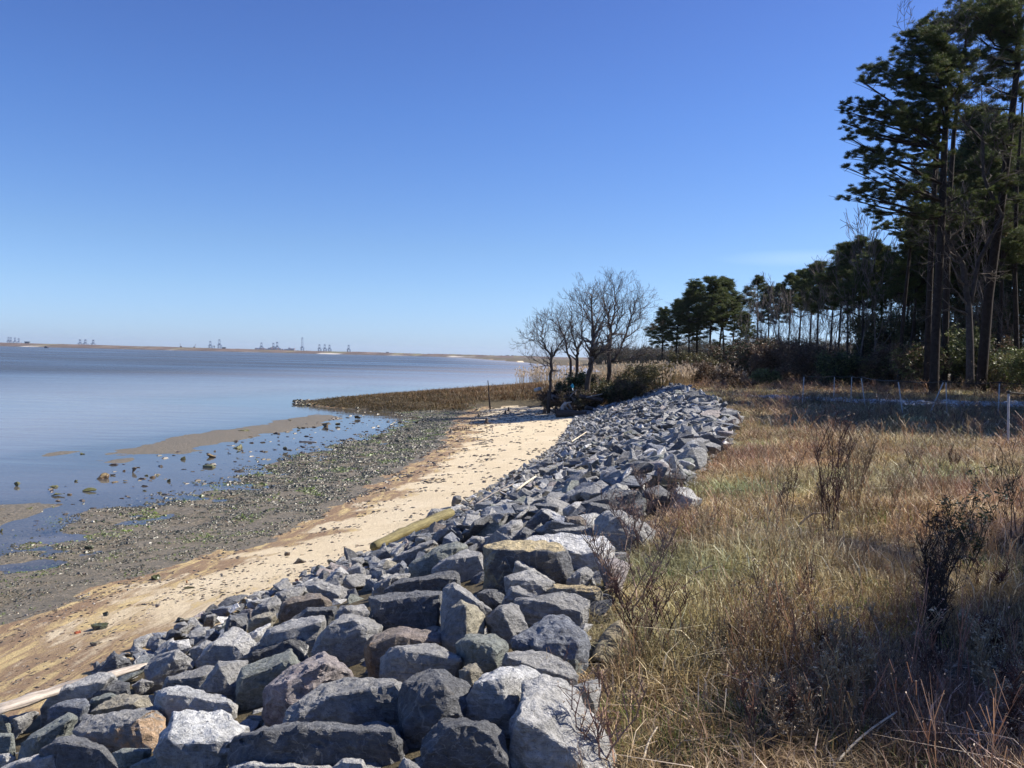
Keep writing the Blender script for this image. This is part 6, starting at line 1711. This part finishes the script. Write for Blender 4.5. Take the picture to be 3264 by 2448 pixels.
# ---- near weeds and saplings, each its own plant
def weed(px, pyb, top, label, seed, cols, stems=3, width=.16, group=None, leafy=0, twigs=8, cat="weed"):
    p = hit(px, pyb, 0); d = p.y; k = d / FPX * PX; h = (pyb - top) * k; r = random.Random(seed)
    root = empty("tall_weed", (p.x, p.y, p.z - .03)); tag(root, label, cat, group)
    g = Geo(); out = []
    for i in range(stems):
        a = r.uniform(0, 6.28); e = np.array([math.cos(a) * width, math.sin(a) * width, h * r.uniform(.7, 1.0)]); b = np.array([r.gauss(0, width * .2), r.gauss(0, width * .2), 0])
        pts = [b + (e - b) * t + np.array([r.gauss(0, .01), r.gauss(0, .01), 0]) for t in np.linspace(0, 1, 7)]
        for q in range(6):
            r0 = .0065 * (1 - q / 8); out.append((pts[q], pts[q + 1], r0, r0 * .85))
        for q in range(twigs):
            t = r.uniform(.3, 1); b2 = b + (e - b) * t; l = h * r.uniform(.08, .26); aa = r.uniform(0, 6.28); e2 = b2 + np.array([math.cos(aa) * l * .45, math.sin(aa) * l * .45, l])
            out.append((b2, e2, .0035, .002))
            for w_ in range(4):
                t2 = r.uniform(.3, 1); b3 = b2 + (e2 - b2) * t2; out.append((b3, b3 + np.array([r.gauss(0, .03), r.gauss(0, .03), r.uniform(.02, .06)]), .002, .0015))
    segs_to_geo(g, out, cols[0], .05)
    if not group: link("stems", g.mesh("stems", BARKM), root)
    rr = np.random.RandomState(seed); T = np.array([o[1] for o in out if o[1][2] > h * .3]); n = max(90, int(len(T) * (.45 + leafy * .5)))
    q = T[rr.randint(0, len(T), n)] + rr.normal(0, (.006 + .03 * leafy), (n, 3)); c = np.array(cols[1:])[rr.randint(0, len(cols) - 1, n)] * rr.uniform(.6, 1.3, (n, 1))
    V, F, C = scatter(LV, q, rr.uniform(0, 6.28, n), (.011 if not leafy else .032) * rr.uniform(.6, 1.4, n), c, rr.randint(0, 8, n))
    if group:
        g.add(V, F, C); link("stems", g.mesh("stems", BARKM), root); return
    link("seed_heads" if not leafy else "foliage", np_mesh("seed_heads", V, F, STRAWM if not leafy else LEAFM, C), root)
RW = [(.10, .055, .045), (.20, .11, .08), (.40, .31, .22)]; DW = [(.05, .04, .035), (.10, .07, .055), (.3, .24, .17)]; TW_ = [(.30, .22, .13), (.45, .36, .24), (.5, .42, .3)]
weed(2645, 1720, 1345, "tall dense reddish dead weed clump in the middle of the sunlit grass", 1, RW, 9, .20, twigs=10)
weed(2720, 1640, 1380, "feathery orange-tan weed right of the tall reddish clump", 2, TW_, 7, .2, twigs=16)
weed(2975, 2110, 1650, "dark multi-stemmed dead weed standing tallest in the lower right", 3, DW, 8, .10, twigs=12)
weed(3060, 1880, 1545, "dark leafy evergreen sapling leaning in the shade at the right", 4, [(.04, .035, .03), (.03, .045, .02), (.05, .06, .03)], 4, .24, leafy=.5, twigs=8, cat="sapling")
weed(3015, 1790, 1600, "small dark broad-leaved sapling left of the leaning evergreen one", 5, [(.04, .035, .03), (.035, .045, .02), (.08, .05, .03)], 3, .10, leafy=.5, twigs=6, cat="sapling")
weed(3110, 1480, 1190, "thin dark dead pole of a weed rising above the fence line", 6, DW, 1, .03, twigs=4)
weed(2505, 1680, 1480, "thin dark weed stalk with side twigs left of the tall reddish clump", 7, RW, 3, .12)
weed(3235, 1760, 1420, "dark weed cut by the right edge of the photo", 8, DW, 5, .16)
weed(2000, 1950, 1640, "bare bushy weed leaning over the pink tinged stone", 9, [(.26, .19, .15), (.30, .22, .17), (.42, .34, .26)], 9, .34, twigs=8)
weed(2110, 1650, 1470, "pale bare weed thicket in front of the very large boulder", 10, [(.22, .16, .13), (.30, .22, .17), (.4, .32, .24)], 9, .36, twigs=8)
weed(2030, 1760, 1560, "bare weed veiling the right side of the very large boulder", 11, [(.20, .14, .12), (.26, .18, .14), (.4, .3, .24)], 8, .34, twigs=8)
weed(2060, 2080, 1800, "reddish bare weed above the dark hollow in the bank", 12, RW, 7, .24, twigs=8)
weed(1925, 2460, 2130, "sparse thin weed stalks in front of the largest pale boulder", 13, [(.25, .16, .12), (.32, .22, .16), (.4, .3, .2)], 5, .18, twigs=5)
r = random.Random(99); GW = "dead weeds standing in the grass"
for i in range(34):
    px = r.uniform(2250, 3230); pyb = r.uniform(1420, 2420); 
    if px < 2250 + (pyb - 1400) * -.1: continue
    hgt = r.uniform(70, 190) * (pyb - 1180) / 700 + 30
    weed(px, pyb, pyb - hgt, "thin reddish brown dead weed standing among the dry grass", 200 + i, r.choice([RW, TW_, TW_, RW]), r.randint(2, 5), r.uniform(.06, .18), GW, 0, r.randint(6, 12))
# pale fallen stalks
a = hit(2655, 2445, .05); b = at_dist(2859, 2269, a.y + .35)
timber("stalk", a, b, .007, .004, SPLIT, "long straw-coloured stalk slanting up in the lower right grass", "stalk", 6, .02, 6, seed=301)
a = hit(2052, 2420, .05); b = at_dist(2095, 2318, a.y + .2)
timber("stalk", a, b, .006, .004, SPLIT, "short pale stalk slanting beside the largest pale boulder", "stalk", 5, .01, 5, seed=302)
a = hit(2220, 1825, .15); b = hit(2270, 1802, .22)
timber("stalk", a, b, .007, .005, SPLIT, "pale fallen stalk in the grass right of the pink tinged stone", "stalk", 5, .01, 5, seed=303)
# arched dead branch
P = [hit(2530, 1700, .02), at_dist(2565, 1655, 8.6), at_dist(2590, 1637, 8.6), at_dist(2635, 1634, 8.6)]
g = Geo(); o0 = P[0]; g.tube([np.array(p - o0) for p in P], [.014, .012, .01, .008], 6, (.25, .2, .15)); o = link("branch", g.mesh("branch", BARKM, True)); o.location = o0
tag(o, "arched dead branch at the foot of the tall reddish weed clump", "branch")
# beige fabric bulge over a hollow beside the stones
def fabric():
    c4 = lambda x, y, d: at_dist(1850 + x / 4.147, 1850 + y / 4.147, d)
    rows = [[(110, 1040), (190, 860), (260, 700), (400, 560), (540, 480)], [(200, 1040), (280, 900), (360, 760), (470, 640), (560, 560)], [(300, 1080), (400, 960), (480, 860), (560, 760), (640, 680)], [(430, 1120), (540, 1040), (600, 960), (660, 900), (700, 820)]]
    base = hit(1850 + 250 / 4.147, 1850 + 1150 / 4.147, 0); V = []
    for j, row in enumerate(rows):
        for i, (x, y) in enumerate(row):
            d = base.y + .05 + i * .10 - [0, .07, .06, 0][j]; V.append(np.array(c4(x, y, d)) - np.array(base))
    V = np.array(V); T = V + np.array([0.01, .03, -.02]); F = []
    for j in range(3):
        for i in range(4): F.append((j * 5 + i, j * 5 + i + 1, (j + 1) * 5 + i + 1, (j + 1) * 5 + i)); F.append(tuple(20 + q for q in (j * 5 + i, (j + 1) * 5 + i, (j + 1) * 5 + i + 1, j * 5 + i + 1)))
    for i in range(4): F.append((i, 20 + i, 20 + i + 1, i + 1)); F.append((15 + i, 15 + i + 1, 35 + i + 1, 35 + i))
    for j in range(3): F.append((j * 5, (j + 1) * 5, 20 + (j + 1) * 5, 20 + j * 5)); F.append((j * 5 + 4, 20 + j * 5 + 4, 20 + (j + 1) * 5 + 4, (j + 1) * 5 + 4))
    me = np_mesh("filter_fabric", np.concatenate([V, T]), F, attr_mat("fabric", .95, .1, nscale=18, namp=.45, bumpd=.02), np.tile((.20, .175, .125), (40, 1)), True)
    o = link("filter_fabric", me); o.location = base; md = o.modifiers.new("smooth", 'SUBSURF'); md.levels = 2; md.render_levels = 2
    tag(o, "dirty beige filter fabric bulging over a dark hollow between stones and grass", "fabric")
fabric()

# ================================================================ FENCE, PATH
POSTM = attr_mat("post_pvc", .6, .3, nscale=20, namp=.25)
def pt(px, top, d, lean=0.0): return (px, top, d, lean)
def post_mesh(h, lx=0.0, r0=.032):
    g = Geo(); n = 8
    V = [(lx * t, 0, -.25 + (h + .25) * t) for t in np.linspace(0, 1, n)]
    g.tube(V, r0, 8, (.30, .30, .31)); return g.mesh("post", POSTM, True)
fence = empty("rope_fence", (14, 30, gz(14, 30))); tag(fence, "rope fence of thin grey posts with a dark rope along the top, before the wood", "fence")
FP = [(3215, 1250, 18.7, .04, 55), (3186, 1219, 29, 0, 0), (3015, 1216, 29.4, .10, 0), (3008, 1216, 29, -.55, 0), (2863, 1214, 27.3, .25, 0), (2745, 1202, 33.5, .25, 0), (2715, 1199, 38, 0, 0), (2660, 1199, 40, 0, 0), (2563, 1198, 35, -.04, 0)]
fi = fence.location.copy(); tops = []
for i, (px, top, d, lx, _) in enumerate(FP):
    t = at_dist(px, top, d); z0 = gz(t.x, t.y); h = t.z - z0
    o = link("post", post_mesh(h, 0), fence); 
    g = Geo(); V = [(-(-lx) * (1 - t_), 0, -.2 + (h + .2) * t_) for t_ in np.linspace(0, 1, 8)]
    bpy.data.meshes.remove(o.data) if False else None
    me = None
    g.tube(V, .021 if d > 20 else .024, 8, (.42, .42, .43)); old = o.data; o.data = g.mesh("post", POSTM, True); bpy.data.meshes.remove(old)
    o.location = Vector((t.x, t.y, z0)) - fi; tops.append(t)
    g = Geo(); g.tube([(0, 0, h - .03), (0, 0, h + .03)], .045, 8, (.03, .03, .03)); c = link("cap", g.mesh("cap", POSTM, True), o)
def rope(a, b, sag=.05):
    g = Geo(); a, b = np.array(a), np.array(b); pts = [a + (b - a) * t - np.array([0, 0, sag * math.sin(t * math.pi)]) for t in np.linspace(0, 1, 9)]
    g.tube([p - np.array(fi) for p in pts], .014, 5, (.02, .02, .02)); link("rope", g.mesh("rope", POSTM, True), fence)
e = at_dist(3500, 1262, 18.5)
for i, j in ((3, 4), (3, 1), (4, 5), (5, 6), (6, 7), (7, 8)): rope(tops[i], tops[j])
rope(tops[0], e); rope(tops[1], at_dist(3420, 1225, 29))
# gravel path in front of the wood
gp = []
PTH = [(7, 52), (10, 46), (12.5, 42), (17, 39.6), (22, 38), (28, 37), (36, 36.5)]
V = []; 
for i, (x, y) in enumerate(PTH):
    for s in (-1, 1): V.append((x, y + s * 1.5, gz(x, y + s * 1.5) + .04))
F = [(2 * i, 2 * i + 2, 2 * i + 3, 2 * i + 1) for i in range(len(PTH) - 1)]
F = [(a, b, c, d) for a, b, c, d in F]
GRAVM, nt, b = mat("gravel"); g_ = N(nt, "ShaderNodeNewGeometry"); nn = noise_n(nt, 8, 5, .8, g_.outputs["Position"]); rp = ramp(nt, [(.3, (.28, .26, .24)), (.6, (.5, .48, .46)), (.75, (.65, .62, .58))]); nt.links.new(nn.outputs[0], rp.inputs[0]); nt.links.new(rp.outputs[0], b.inputs["Base Color"]); b.inputs["Roughness"].default_value = .9
o = link("gravel_path", np_mesh("gravel_path", V, F, GRAVM)); tag(o, kind="structure")
rr = np.random.RandomState(33); n = 9000; x = rr.uniform(9, 36, n); yc = np.interp(x, [p[0] for p in PTH], [p[1] for p in PTH]); y = yc + rr.normal(0, 1.2, n)
s = rr.uniform(.06, .2, n)
V, F, C = scatter(SHV, np.stack([x, y, ground_z(x, y) + .03], 1), rr.uniform(0, 6.28, n), np.stack([s * 1.3, s, s * .7], 1), np.array([(.42, .42, .44), (.28, .28, .3), (.62, .62, .62)])[rr.randint(0, 3, n)], rr.randint(0, 8, n))
tag(link("gravel", np_mesh("gravel", V, F, FARM, C)), kind="stuff")
